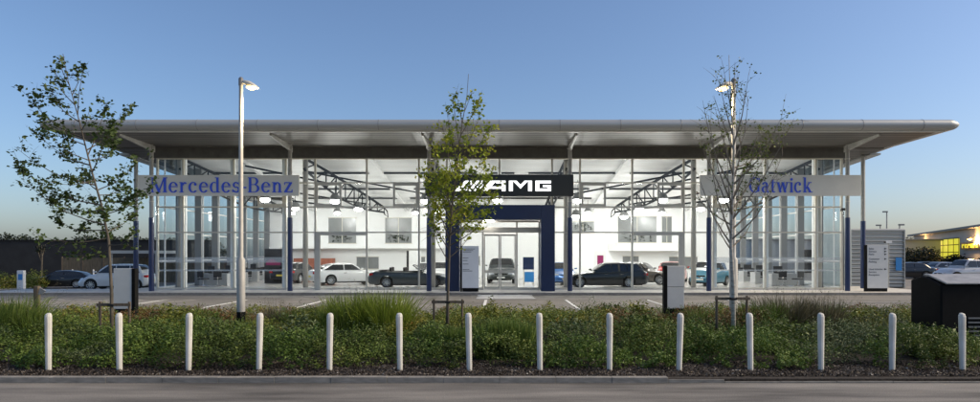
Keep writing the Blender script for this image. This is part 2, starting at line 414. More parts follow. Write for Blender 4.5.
# roof: bullnosed slab whose edges run back and fall gently
def roofline(y): return 8.05-0.022*(y-31.3) if y < 37.5 else 7.84-0.055*(y-37.5)
rf = MB(); prof = []
for k in range(9):
    t = -math.pi/2-k*math.pi/8
    prof.append((31.46+0.26*math.cos(t)*1.15, 8.31+0.26*math.sin(t)))
prof = [(y,z) for y,z in prof][::1]
prof += [(36.0,8.95),(46,9.0),(62,7.6),(62,6.55),(50,7.2)]
bot = [(37.5,7.95),(36.2,8.02)]
rf.prism_x(prof+bot, -21.6, 21.6)
# rounded end cap in plan on each side
for s in (-1,1):
    rings = []
    for k in range(8):
        a = k/7*math.pi/2; ins = 0.5*math.sin(a); sc = math.cos(a)*0.97+0.03
        ring = []
        for y,z in prof+bot:
            mid = (z_t(y) if False else None)
            zm = 8.31 if y < 36 else (8.31-0.045*(y-36))
            ring.append((s*(21.598+ins), y+(0.25*(1-math.cos(a)) if y < 33 else 0), zm+(z-zm)*(sc*0.9+0.1)))
        rings.append(ring)
    rf.loft(rings)
roof = rf.build('roof', 'fascia', B, smooth=True)
m_ = roof.modifiers.new('es','EDGE_SPLIT'); m_.split_angle = R(35)
# joints of the nose cladding
for i in range(-7,8):
    MB().tube([(i*2.9, 31.46+0.263*math.cos(-math.pi/2-k*math.pi/8)*1.15, 8.31+0.263*math.sin(-math.pi/2-k*math.pi/8)) for k in range(9)], 0.012, 4).build('cladding_joint', 'alu_dark', roof)
def slab(name, x0,x1,ya,za,yb,zb,t,m, parent=B):
    return MB().add([(x0,ya,za),(x1,ya,za),(x1,yb,zb),(x0,yb,zb),(x0,ya,za+t),(x1,ya,za+t),(x1,yb,zb+t),(x0,yb,zb+t)],
        [(0,3,2,1),(4,5,6,7),(0,1,5,4),(1,2,6,5),(2,3,7,6),(3,0,4,7)]).build(name, m, parent)
box('drip_trim', 'alu', -21.5,21.5,31.50,31.60,7.985,8.045, B)
slab('soffit', -21.3,21.3,31.62,8.035,36.15,7.975,0.03,'soffit')
for s in (-1,1):
    x0, x1 = sorted((s*19.35, s*21.3))
    slab('side_soffit', x0,x1,36.16,7.93,52,7.1,0.05,'soffit_side')
    x0, x1 = sorted((s*21.28, s*21.9))
    slab('roof_edge', x0,x1,37.5,7.80,56,6.85,0.10,'fascia')
box('bulkhead', 'bulkhead', -19.4,19.4,36.16,36.34,7.42,8.02, B)
for s in (-1,1):
    x0, x1 = sorted((s*19.22, s*19.36)); slab('bulkhead', x0,x1,36.345,7.42,YB,5.95,0.72,'bulkhead')
# ceiling, slots
slab('ceiling', -19.2,19.2,36.35,zc(36.35),YB+.3,zc(YB+.3),0.12,'ceiling')
for y, gaps in ((41.6,(-7.9,-1.0,1.4,7.9,-13,13)),(46.1,(-6.5,6.8,-14,14,0)),(49.2,(-7.2,7.4,-15,15))):
    e = sorted([-18.8]+list(gaps)+[18.8]); sl = MB()
    for a, b in zip(e[:-1], e[1:]):
        sl.box(a+0.45,b-0.45,y,y+0.30,zc(y)-0.12,zc(y)-0.035)
    sl.build('ceiling_slot', 'slot', B)
# ceiling ribs running front to back
for x in (-15.2,-7.5,0.0,7.5,15.2):
    slab('ceiling_rib', x-0.12,x+0.12,36.5,zc(36.5)-0.22,YB-.05,zc(YB)-0.22,0.215,'ceiling')
# columns
for i, x in enumerate((-18.76,-11.29,-3.80,3.80,11.29,18.76)):
    c = MB().lathe([(0.105,4.05),(0.105,7.75),(0.15,7.76),(0.15,7.82),(0.09,7.83),(0.09,8.02)], (x,35.2,0), 14).build('column', 'galv', B, smooth=True)
    c.modifiers.new('es','EDGE_SPLIT').split_angle = R(40)
    MB().lathe([(0.135,0.11),(0.135,4.06)], (x,35.2,0), 14).build('column_sleeve', 'blue_col', c, smooth=False)
    for z in (4.9,5.9,7.2): MB().lathe([(0.125,0),(0.125,0.05)], (x,35.2,z), 14).build('collar', 'alu', c)
    # outrigger under the soffit
    MB().add([(x-0.05,35.5,7.62),(x+0.05,35.5,7.62),(x+0.05,32.2,7.93),(x-0.05,32.2,7.93),(x-0.05,35.5,7.97),(x+0.05,35.5,7.97),(x+0.05,32.2,8.03),(x-0.05,32.2,8.03)],
        [(0,3,2,1),(4,5,6,7),(0,1,5,4),(1,2,6,5),(2,3,7,6),(3,0,4,7)]).build('outrigger', 'galv', B)
for s in (-1,1):
    for y, x in ((37.9, 21.1),):
        c = MB().lathe([(0.11,4.0),(0.11,7.7),(0.15,7.71),(0.15,7.78),(0.08,7.79),(0.08,7.92)], (s*x,y,0), 14).build('column', 'galv', B)
        MB().lathe([(0.14,0.11),(0.14,4.01)], (s*x,y,0), 14).build('column_sleeve', 'blue_col', c)
for s in (-1,1):
    for x in (3.86,11.26,18.55):
        for y in ((37.9,) if x > 5 else (37.9,)):
            MB().lathe([(0.15,FL),(0.15,zc(y)-0.01)], (s*x,y,0), 14).build('inner_column', 'inner_col', B, smooth=True)
for s in (-1,1):
    for x in (17.80,15.02,12.1): box('inner_post', 'white_paint', s*x-.13,s*x+.13,36.75,36.95,FL,zc(36.95)-.02, B)
# curtain wall frame
Z1, Z2, Z3, ZT = 3.30, 4.71, 6.05, 7.42
mull = [-19.0,-17.56,-14.76,-11.87,-10.23,-7.37,-4.47,4.47,7.37,10.23,11.87,14.76,17.56,19.0]
fr = MB()
for x in mull: fr.box(x-0.045,x+0.045,GD-0.09,GD+0.07,FL,ZT)
for x in (-2.92,0,2.92): fr.box(x-0.045,x+0.045,GD-0.09,GD+0.07,4.72,ZT)
for z, x0, x1 in ((0.20,-19,-2.9),(0.20,2.9,19),(Z1,-19,-2.9),(Z1,2.9,19),(Z2,-19,19),(Z3,-19,19),(ZT-0.03,-19,19)):
    fr.box(x0,x1,GD-0.085,GD+0.065,z-0.035,z+0.035)
fr.build('curtain_wall_frame', 'alu', B)
# opening lights with thick frames
for x0, x1 in ((-10.18,-8.75),(-5.9,-4.52),(4.52,5.9),(8.75,10.18),(-13.4,-11.92),(11.92,13.4)):
    f = MB().box(x0,x1,GD-0.13,GD-0.092,Z2+.04,Z2+.16).box(x0,x1,GD-0.13,GD-0.092,Z3-.16,Z3-.04)
    f.box(x0,x0+.12,GD-0.13,GD-0.092,Z2+.161,Z3-.161).box(x1-.12,x1,GD-0.13,GD-0.092,Z2+.161,Z3-.161)
    f.build('vent_window', 'alu', B)
# glass panes, one per bay and row
edges = mull
rows = ((0.24,Z1-.04),(Z1+.04,Z2-.04),(Z2+.04,Z3-.04),(Z3+.04,ZT-.06))
for a, b in zip(edges[:-1], edges[1:]):
    if a == -4.47:
        for (c_, d_) in ((-4.47,-2.92),(-2.92,0),(0,2.92),(2.92,4.47)):
            for z0, z1 in rows:
                if z1 < 4.7 and abs(c_+d_) < 5: continue
                box('glass_pane', 'glass', c_+.046,d_-.046,GD-0.01,GD+0.004,z0,z1, B)
        continue
    for z0, z1 in rows: box('glass_pane', 'glass', a+.046,b-.046,GD-0.01,GD+0.004,z0,z1, B)
# frosted manifestation bands on the wing panes
m_frost = mat('frost', (0.75,0.8,0.8), 0.5)
nt = m_frost.node_tree; tr = nt.nodes.new('ShaderNodeBsdfTransparent'); mx = nt.nodes.new('ShaderNodeMixShader'); mx.inputs[0].default_value = 0.28
nt.links.new(tr.outputs[0], mx.inputs[1]); nt.links.new(nt.nodes['Principled BSDF'].outputs[0], mx.inputs[2]); nt.links.new(mx.outputs[0], nt.nodes['Material Output'].inputs['Surface'])
for a, b in ((-19,-17.56),(-17.56,-14.76),(-14.76,-11.87),(11.87,14.76),(14.76,17.56),(17.56,19)):
    MB().box(a+.05,b-.05,GD-0.016,GD-0.011,1.62,1.92).box(a+.05,b-.05,GD-0.016,GD-0.011,1.14,1.24).build('frosted_band', 'frost', B)
# big sliding doors in the bays either side
for s in (-1,1):
    xa, xb = s*10.18, s*7.42
    f = MB(); x0, x1 = sorted((xa, xa-s*0.26)); f.box(x0,x1,GD-0.16,GD-0.092,FL,Z1+.02)
    x0, x1 = sorted((xa-s*0.27, xb)); f.box(x0,x1,GD-0.16,GD-0.092,Z1-.17,Z1+.019)
    d = f.build('sliding_door_frame', 'alu', B)
# side glass walls with fins
for s in (-1,1):
    y0 = 36.5; k = 0
    fins = [38.4,40.8,43.2,45.6,48.0,50.4,52.8]
    fn = MB()
    for y in fins:
        x0, x1 = sorted((s*19.0, s*18.6)); fn.box(x0,x1,y-0.09,y+0.09,FL,zc(y)-0.02)
    fn.build('side_wall_fin', 'fin', B)
    tr_ = MB()
    for z in (0.2,1.7,3.3,4.75,6.1):
        x0, x1 = sorted((s*19.10, s*19.02)); tr_.box(x0,x1,36.38,YB if z < 5.9 else 50.3,z-0.04,z+0.04)
    for y in [37.2]+[f-1.2 for f in fins[1:]]:
        x0, x1 = sorted((s*19.09, s*19.03)); tr_.box(x0,x1,y-0.03,y+0.03,FL,zc(y)-0.2)
    tr_.build('side_wall_frame', 'white_paint', B)
    ed = [36.36]+fins
    for a, b in zip(ed[:-1], ed[1:]):
        x0, x1 = sorted((s*19.15, s*19.14))
        MB().add([(x0,a,FL),(x1,a,FL),(x1,b,FL),(x0,b,FL),(x0,a,zc(a)),(x1,a,zc(a)),(x1,b,zc(b)),(x0,b,zc(b))],
            [(0,3,2,1),(4,5,6,7),(0,1,5,4),(1,2,6,5),(2,3,7,6),(3,0,4,7)]).build('side_glass_pane', 'glass_side', B)
# back wall with office windows upstairs and openings below
bw = MB(); yb0, yb1 = YB, YB+0.25
wins = [(-14.0,-11.75,3.0,5.05),(-9.35,-7.2,3.0,5.05),(5.9,7.75,3.85,4.75),(9.7,12.85,3.05,5.15),(13.3,14.1,3.05,5.15),
        (-11.7,-9.9,0.9,1.85),(-7.6,-6.1,1.2,1.85),(10.1,11.4,0.9,1.9),(13.9,16.2,0.9,1.85),(-3.2,-1.6,1.2,1.9)]
bw.box(-19.0,19.0,yb0,yb1,FL,zc(YB)-0.01); bw.build('back_wall', 'white_wall', B)
for (x0,x1,z0,z1) in wins:
    w = box('office_window', 'office_glass', x0,x1,yb0-0.03,yb0-0.004,z0,z1, B)
    f = MB().box(x0-.05,x1+.05,yb0-.05,yb0-.002,z0-.06,z0-.001).box(x0-.05,x1+.05,yb0-.05,yb0-.002,z1+.001,z1+.05)
    if z0 > 2.9 and x1-x0 > 1: 
        k_ = 60; leaves('window_plants', np.stack([rng.uniform(x0+.15,x1-.15,k_)*.4+.6*(x0+.3+(x1-x0-.6)*(rng.integers(0,3,k_)/2.)), np.full(k_,yb0-.10)+rng.normal(0,.01,k_), z0+.1+rng.random(k_)*.75],1), .22, 'leaf_dark', w)
    f.box((x0+x1)/2-.025,(x0+x1)/2+.025,yb0-.045,yb0-.031,z0,z1); f.build('frame', 'alu', w)
# protruding office bay on the right with a dark underside
MB().prism_z([(8.9,YB-.06),(9.4,YB-1.4),(14.2,YB-1.4),(15.0,YB-.06)], 2.35, 2.95).build('office_balcony', 'white_wall', B)
box('brick_panel', 'brick', -16.6,-13.4,52.6,53.3,FL,1.75, B)
box('mezzanine_edge', 'white_wall', -18.5,-4.5,52.4,53.45,2.55,2.68, B)
# trusses
def chord(pts, r): return MB().tube(pts, r, 6)
for s in (-1,1):
    for xa, xb in ((11.26,8.9),(3.86,3.5),(18.4,16.8)):
        tr_ = MB(); N = 9; top = []; bot = []
        for i in range(N+1):
            u = i/N; y = 37.6+12.8*u; x = s*(xa+(xb-xa)*u)
            zt = zc(y)-0.20-0.35*u*u
            zb_ = zt-0.35-0.9*math.sin(math.pi*min(1,(u*0.9+0.1)))
            top.append((x,y,zt)); bot.append((x+s*0.0,y,zb_))
        tr_.tube(top, 0.09, 6); tr_.tube(bot, 0.07, 6)
        for i in range(N):
            tr_.tube([bot[i], top[i+1]], 0.042, 5); tr_.tube([top[i+1], bot[i+1]], 0.042, 5)
        e = top[-1]; b_ = bot[-1]
        tr_.tube([e,(e[0]-s*0.15,e[1]+0.5,e[2]-0.25),(e[0]-s*0.2,e[1]+0.6,e[2]-0.7),(b_[0],b_[1]+0.2,b_[2]-0.15),b_], 0.045, 6)
        tr_.build('roof_truss', 'steel_dark', B)
    # raking ties across the bays
    for (x0,y0,z0,x1,y1,z1) in ((18.3,38.2,6.7,9.6,48,5.75),(18.3,38.2,5.9,10.0,47,5.35),(15,38.5,7.3,10.8,42,6.6),(11.2,38,6.9,4.2,47,6.2)):
        MB().tube([(s*x0,y0,z0),(s*x1,y1,z1)], 0.06, 6).build('roof_tie', 'steel_dark', B)
# entrance portal
pt = MB().box(-2.90,-2.15,34.95,36.18,0.11,4.73).box(2.22,2.97,34.95,36.18,0.11,4.73).box(-2.149,2.219,34.95,36.18,3.95,4.73)
pt.build('portal', 'navy', B, bevel=0.02)
ef = MB()
for x, w in ((-2.12,.07),(-0.93,.09),(0.96,.09),(2.19,.07)): ef.box(x-w/2,x+w/2,GD-0.12,GD+0.05,FL,3.9)
ef.box(-2.1,2.17,GD-0.14,GD-0.121,3.28,3.58); ef.box(-2.1,2.17,GD-0.11,GD+0.04,3.86,3.94)
ef.box(-2.1,-.97,GD-0.11,GD+0.04,FL,.25); ef.box(1.0,2.15,GD-0.11,GD+0.04,FL,.25)
ef.build('entrance_frame', 'alu', B)
for x0, x1 in ((-2.08,-.98),(1.01,2.15)): box('glass_pane', 'glass', x0,x1,GD-.01,GD+.004,.26,3.27, B)
box('glass_pane', 'glass', -2.08,2.15,GD-.01,GD+.004,3.6,3.85, B)
for x0, x1, h in ((-.87,.01,-.05),(.03,.90,.1)):
    d = MB().box(x0,x0+.07,GD-.06,GD-.02,FL+.02,3.2).box(x1-.07,x1,GD-.06,GD-.02,FL+.02,3.2)
    d.box(x0+.071,x1-.071,GD-.06,GD-.02,3.1,3.2).box(x0+.071,x1-.071,GD-.06,GD-.02,FL+.02,.3).box(x0+.071,x1-.071,GD-.06,GD-.02,1.05,1.2)
    d = d.build('entrance_door', 'alu', B)
    box('door_glass', 'glass', x0+.072,x1-.072,GD-.045,GD-.035,.301,3.09, d)
    MB().tube([(h,GD-.12,.9),(h,GD-.12,1.5)], .015, 6).build('handle', 'chrome', d)
box('portal_light', 'lamp_white', -0.9,-0.3,35.9,36.0,3.90,3.94, B)

# ------------------------------------------------------------------ lettering
class Glyphs(MB):
    """serif letters from stems, slants and ellipse bows; every stroke gets its own front depth"""
    def __init__(s, ox, oz, sc, y): super().__init__(); s.ox, s.oz, s.sc, s.y, s.k = ox, oz, sc, y, 0
    def poly(s, pts):
        s.k += 1; s.prism([(s.ox+x*s.sc, s.oz+z*s.sc) for x,z in pts], s.y-0.0015*(s.k%9), s.y+0.04)
    def rect(s, x0,x1,z0,z1): s.poly([(x0,z0),(x1,z0),(x1,z1),(x0,z1)])
    def slant(s, x0,z0,x1,z1,t): s.poly([(x0,z0),(x0+t,z0),(x1+t,z1),(x1,z1)])
    def arc(s, cx,cz,rx,rz,a0,a1,tv,th,n=14):
        s.k += 1; q = []
        for i in range(n+1):
            a = R(a0+(a1-a0)*i/n); q.append(((cx+rx*math.cos(a), cz+rz*math.sin(a)), (cx+(rx-tv)*math.cos(a), cz+(rz-th)*math.sin(a))))
        for i in range(n):
            s.prism([(s.ox+x*s.sc, s.oz+z*s.sc) for x,z in (q[i][0],q[i+1][0],q[i+1][1],q[i][1])], s.y-0.0015*(s.k%9), s.y+0.04)
    def stem(s, x, z0, z1, t=.13, sv=.07, full=True, top=True):
        s.rect(x,x+t,z0,z1)
        if full: s.rect(x-sv,x+t+sv,z0,z0+.045)
        if top: s.rect(x-sv,x+t*0.6,z1-.045,z1)
    def glyph(s, ch):
        xh = .68
        if ch == 'M':
            s.stem(.10,0,1,.07); s.stem(.86,0,1,.14,top=False); s.rect(.82,1.07,.955,1); s.slant(.50,0,.10,1,.15); s.slant(.50,0,.86,1,.06); return 1.15
        if ch == 'e':
            s.arc(.31,xh/2,.29,.36,20,180,.13,.05); s.arc(.31,xh/2,.29,.36,180,325,.13,.06); s.rect(.10,.585,.36,.41); return .68
        if ch == 'r':
            s.stem(.09,0,xh,.13); s.arc(.36,.42,.17,.27,50,165,.08,.10); return .58
        if ch == 'c':
            s.arc(.31,xh/2,.29,.36,50,180,.13,.05); s.arc(.31,xh/2,.29,.36,180,320,.13,.06); s.arc(.44,.53,.08,.08,0,360,.075,.075,8); return .66
        if ch == 'd':
            s.arc(.29,xh/2,.27,.36,60,300,.13,.05); s.rect(.44,.57,0,1); s.rect(.36,.5,.955,1); s.rect(.5,.66,0,.045); return .74
        if ch == 's':
            s.arc(.25,.50,.19,.20,30,270,.10,.07); s.arc(.27,.19,.21,.21,-160,90,.10,.07); s.rect(.03,.075,.02,.22); s.rect(.40,.44,.48,.68); return .56
        if ch == '-':
            s.rect(.06,.34,.28,.37); return .42
        if ch == 'B':
            s.stem(.10,0,1,.14); s.rect(.12,.42,.955,1); s.rect(.12,.42,.50,.545); s.rect(.12,.45,0,.045)
            s.arc(.42,.75,.26,.25,-90,90,.13,.05); s.arc(.45,.27,.30,.27,-90,90,.14,.05); return .86
        if ch == 'n':
            s.stem(.09,0,xh,.13); s.arc(.36,.44,.21,.25,0,165,.13,.07); s.rect(.44,.57,.045,.46); s.rect(.37,.64,0,.045); return .74
        if ch == 'z':
            s.rect(.06,.54,.62,xh); s.rect(.04,.56,0,.06); s.slant(.05,.05,.38,.63,.16); s.rect(.06,.10,.50,.64); s.rect(.52,.56,.03,.2); return .62
        if ch == 'G':
            s.arc(.46,.5,.43,.52,48,180,.15,.06); s.arc(.46,.5,.43,.52,180,318,.15,.06); s.rect(.66,.79,.05,.44); s.rect(.56,.86,.44,.485); s.rect(.76,.80,.72,.98); return .95
        if ch == 'a':
            s.arc(.26,.46,.22,.24,20,160,.13,.06); s.arc(.23,.20,.21,.21,60,300,.12,.05); s.rect(.36,.48,.05,.52); s.rect(.40,.58,0,.06); s.rect(.2,.37,.375,.42); return .63
        if ch == 't':
            s.rect(.14,.27,.10,.86); s.rect(.03,.42,xh-.05,xh); s.arc(.29,.13,.15,.14,180,320,.12,.06); return .46
        if ch == 'w':
            for x0,x1,t in ((.26,.08,.14),(.26,.46,.05),(.62,.44,.14),(.62,.82,.05)): s.slant(x0,0,x1,xh,t)
            for x in (.02,.40,.74): s.rect(x,x+.24,xh-.04,xh)
            return 1.0
        if ch == 'i':
            s.stem(.09,0,xh,.13); s.arc(.155,.87,.09,.09,0,360,.085,.085,8); return .34
        if ch == 'k':
            s.stem(.09,0,1,.13); s.slant(.22,.26,.46,.66,.06); s.slant(.48,.02,.26,.38,.15); s.rect(.40,.64,xh-.045,xh); s.rect(.42,.72,0,.045); return .74
        return .35
    def text(s, t, w=None):
        adv = 0
        for ch in t: 
            a = s.glyph(ch); s.ox += a*s.sc
        return s
def width(t):
    g_ = Glyphs(0,0,1,0)
    g_.text(t); return g_.ox
def sign(name, label, px0, px1, py0, py1, D, mboard):
    x0, x1, z0, z1 = X_(px0,D), X_(px1,D), Z_(py1,D), Z_(py0,D)
    o = thing(name, label, 'sign', ((x0+x1)/2, D, z0))
    box('board', mboard, x0,x1,D,D+0.12,z0,z1, o, bevel=0.01)
    bk = MB()
    for x in (x0+0.8, x1-0.8): bk.box(x-.04,x+.04,D+.122,D+.28,z0+.2,z1-.2)
    bk.build('bracket', 'galv', o)
    return o
DS = 34.8
for (lab, p0, p1, txt, t0, t1) in (('grey wall sign with raised blue serif letters Mercedes-Benz left of the entrance', 138,299,'Mercedes-Benz',150.5,293.5),
                                  ('grey wall sign with raised blue serif letters Gatwick right of the entrance', 700,861,'Gatwick',748.5,812.5)):
    o = sign('fascia_sign', lab, p0, p1, 175, 195.8, DS, 'sign_grey')
    w_m = (t1-t0)*DS/F; zb = Z_(192.5, DS); capH = 15.0*DS/F
    g_ = Glyphs(0, zb, capH, DS-0.05); g_.text(txt)
    k = w_m/g_.ox; x0 = X_(t0, DS)
    g_.v = [(x0+v[0]*k, v[1], v[2]) for v in g_.v]
    g_.build('lettering', 'letter_blue', o)
o = sign('fascia_sign', 'black sign with bright white slanted stripes and letters AMG above the entrance portal', 425.5, 573.5, 174.5, 196.3, DS, 'sign_black')
D = DS-0.05; kz = D/F
def amg():
    m_ = MB(); cnt = [0]
    def pl(pts):
        cnt[0] += 1
        m_.prism([(X_(455+x, D), Z_(191-z*0.98, D)) for x,z in pts], D-0.0015*(cnt[0]%8), D+0.045)
    for i,(x,t) in enumerate(((0,5.2),(7.2,3.8),(13,3.0),(18,2.2),(22,1.6))): pl([(x,0),(x+t,0),(x+t+8.5,10.5),(x+8.5,10.5)])
    pl([(26,0),(32,0),(41.5,10.5),(35.5,10.5)]); pl([(41,10.5),(41,8.0),(50.5,8.0),(50.5,10.5)]); pl([(46.8,7.99),(46.8,0),(50.5,0),(50.5,7.99)]); pl([(36,4.6),(34,2.4),(46.7,2.4),(46.7,4.6)])
    pl([(54,0),(57.8,0),(57.8,10.5),(54,10.5)]); pl([(57.8,10.5),(64,4.2),(65.5,2.4),(65.5,6.2),(61.5,10.5)]); pl([(65.5,2.4),(67,4.2),(73.2,10.5),(69.5,10.5),(65.5,6.2)]); pl([(73.2,0),(77,0),(77,10.5),(73.2,10.5)])
    pl([(80.5,0),(84.3,0),(84.3,10.5),(80.5,10.5)]); pl([(84.31,8.0),(96,8.0),(96,10.5),(84.31,10.5)]); pl([(84.31,0),(96,0),(96,2.5),(84.31,2.5)]); pl([(92.6,2.51),(96,2.51),(96,6),(92.6,6)]); pl([(88,4.2),(92.59,4.2),(92.59,6),(88,6)])
    return m_
amg().build('lettering', 'letter_white', o)

def text_part(txt, size, loc, m, parent, name='lettering'):
    cu = bpy.data.curves.new(name, 'FONT'); cu.body = txt; cu.size = size; cu.extrude = 0.002; cu.resolution_u = 2
    t = bpy.data.objects.new(name, cu); C.objects.link(t)
    dg = bpy.context.evaluated_depsgraph_get(); me = bpy.data.meshes.new_from_object(t.evaluated_get(dg))
    bpy.data.objects.remove(t)
    off = root_loc(parent); L = Vector(loc)-off
    me.transform(Matrix.Translation(L) @ Matrix.Rotation(R(90),4,'X'))
    me.materials.clear(); me.materials.append(M[m])
    o = bpy.data.objects.new(name, me); C.objects.link(o); o.parent = parent
    return o
def totem(name, label, px0, px1, py0, py1, D, zbase, face, rows, edge=-1, split=None):
    x0, x1, z1 = X_(px0,D), X_(px1,D), Z_(py0,D); z0 = Z_(py1,D)
    o = thing(name, label, 'sign', ((x0+x1)/2, D+.08, zbase))
    e0, e1 = (x0, x0+0.09) if edge < 0 else (x1-0.09, x1)
    a0, a1 = (e1+.001, x1) if edge < 0 else (x0, e0-.001)
    if split:
        zs = Z_(split, D)
        box('panel', face, a0,a1,D,D+.16,z0,zs-.006, o, bevel=.006); box('panel', face, a0,a1,D,D+.16,zs+.006,z1, o, bevel=.006)
        box('panel_joint', 'letter_dark', a0+.01,a1-.01,D+.012,D+.14,zs-.005,zs+.005, o)
    else: box('panel', face, a0,a1,D,D+.16,z0,z1, o, bevel=.006)
    box('edge_strip', 'black_plastic', e0,e1,D-.01,D+.17,zbase,z1, o)
    if z0-zbase > .03: box('base', 'black_plastic', a0+.02,a1-.02,D+.02,D+.14,zbase,z0-.002, o)
    for (py, t, sz) in rows: text_part(t, sz, (a0+.08, D-.004, Z_(py,D)), 'letter_dark', o)
    return o
totem('wayfinding_totem', 'tall grey direction totem with black edge beside the louvred enclosure at right', 865.5, 888, 245, 288.2, 34.6, 0.11, 'totem_face',
      [(249.5,'Sales',.14),(252.3,'Service',.14),(255.1,'Parts',.14),(259.8,'Customer',.14),(262.6,'Parking',.14),(270,'Used Vehicles',.13),(272.8,'Service',.14),(275.6,'Reception',.14)])
tt = bpy.data.objects['wayfinding_totem']
ar = MB()
for py in (248.7,251.5,254.3,259.0,269.2):
    x = X_(885.6,34.6); z = Z_(py,34.6); ar.prism([(x-.07,z-.05),(x+.07,z),(x-.07,z+.05)], 34.594, 34.602)
ar.build('arrows', 'letter_dark', tt)
totem('wayfinding_totem', 'white direction totem with small dark lines of text standing inside the navy portal', 460.3, 478.8, 246, 288, 34.5, 0.11, 'white_paint',
      [])
tt = bpy.data.objects['wayfinding_totem.001']     # its print is too small to read: rows of fine dark strokes
pr = MB()
for py, w_ in ((249,.62),(250.5,.50),(252,.40),(258,.28),(260.5,.22),(264,.30),(269.5,.34),(271,.46)):
    x = X_(462.9,34.5); z = Z_(py,34.5); k = 0
    while k < w_: pr.box(x+k,x+k+.035,34.494,34.4985,z-.018,z+.018); k += .05
pr.build('small_print', 'letter_dark', tt)
totem('sign_box', 'plain white upright sign box with black left edge and a joint halfway', 664, 684.2, 266, 308.5, 18.0, 0.07, 'totem_face', [], -1, 287)
totem('sign_box', 'plain white upright sign box with black right edge beside the left tree', 113.5, 135, 268.5, 309, 18.0, 0.07, 'totem_face', [], 1)

# ------------------------------------------------------------------ interior lamps
def lamp_proto():
    o = thing('pendant_lamp', 'x', 'ceiling lamp')
    MB().lathe([(0.06,0.30),(0.14,0.26),(0.24,0.05),(0.25,0.0),(0.23,0.0)], (0,0,0), 16).build('shade', 'alu_dark', o, smooth=True)
    MB().lathe([(0.02,0.0),(0.17,-0.02),(0.20,-0.09),(0.12,-0.16),(0.02,-0.18)], (0,0,0), 16).build('bulb', 'lamp_white', o, smooth=True)
    MB().tube([(0,0,0.3),(0,0,0.9)], 0.015, 5).build('rod', 'steel_dark', o)
    return o
lp = lamp_proto(); used = False
LD = bpy.data.lights.new('bulb_light', 'POINT'); LD.energy = 115; LD.color = (1.0,0.955,0.88); LD.shadow_soft_size = 0.22
spots = [(265,198.5,40.0,'nearer'),(335,200,40.0,'nearer'),(425.5,200,39.6,'nearer'),(497.5,199.5,39.6,'nearer'),(578,199.5,39.6,'nearer'),(662.5,199,40.0,'nearer'),(724,199,40,'nearer'),
         (295,207,45.5,'farther'),(358.5,208,46,'farther'),(435,210,45.5,'farther'),(576,215.5,46,'farther'),(639.5,208.5,46,'farther'),(700.5,208,46,'farther'),(624,216,48.5,'farther')]
where = ['above the left wing desks, right of the tall lamp post','over the left sliding door bay','beside the left edge of the black sign','just under the black entrance sign','by the right edge of the black sign','over the right sliding door bay','behind the birch, above the right wing desks',
         'near the blue column between the left sign and bay','over the white coupe','left of the portal, behind the leafy tree','right of the portal beside a blue column','right of the truss end over the estate car','left of the fourth-bay blue column behind the birch','lowest of them, under the right truss end']
for (px,py,D,_), w in zip(spots, where):
    o = lp if not used else copy_tree(lp); used = True
    p = P(px,py,D); o.location = p; o.scale = (1.45,1.45,1.3); tag(o, 'glowing dome pendant lamp '+w, 'ceiling lamp', 'pendant lamps in the showroom')
    l = bpy.data.objects.new('bulb_light', LD); C.objects.link(l); l.parent = o; l.location = (0,0,-0.32)
# extra row deep inside lights the back wall evenly (small downlights seen above the entrance)
LD2 = bpy.data.lights.new('downlight_beam', 'POINT'); LD2.energy = 60; LD2.color = (1.0,0.96,0.9); LD2.shadow_soft_size = 0.3
for i, x in enumerate((-16,-12.5,-6.5,0,6.8,12.5,16.5)):
    y = 50.3; z = zc(y)-0.9
    o = copy_tree(lp)
    for ch in list(o.children):
        if ch.type == 'LIGHT': bpy.data.objects.remove(ch)
    o.location = (x,y,z); o.scale = (1.2,1.2,1.2)
    tag(o, ['rearmost small pendant lamp near the left end of the back wall','rearmost pendant lamp in front of the far left office window','rearmost pendant lamp right of the second office window','rearmost pendant lamp on the centre line behind the black sign','rearmost pendant lamp left of the right truss end','rearmost pendant lamp in front of the wide right office window','rearmost small pendant lamp near the right end of the back wall'][i], 'ceiling lamp', 'pendant lamps in the showroom')
    l = bpy.data.objects.new('bulb_light', LD2); C.objects.link(l); l.parent = o; l.location = (0,0,-0.32)

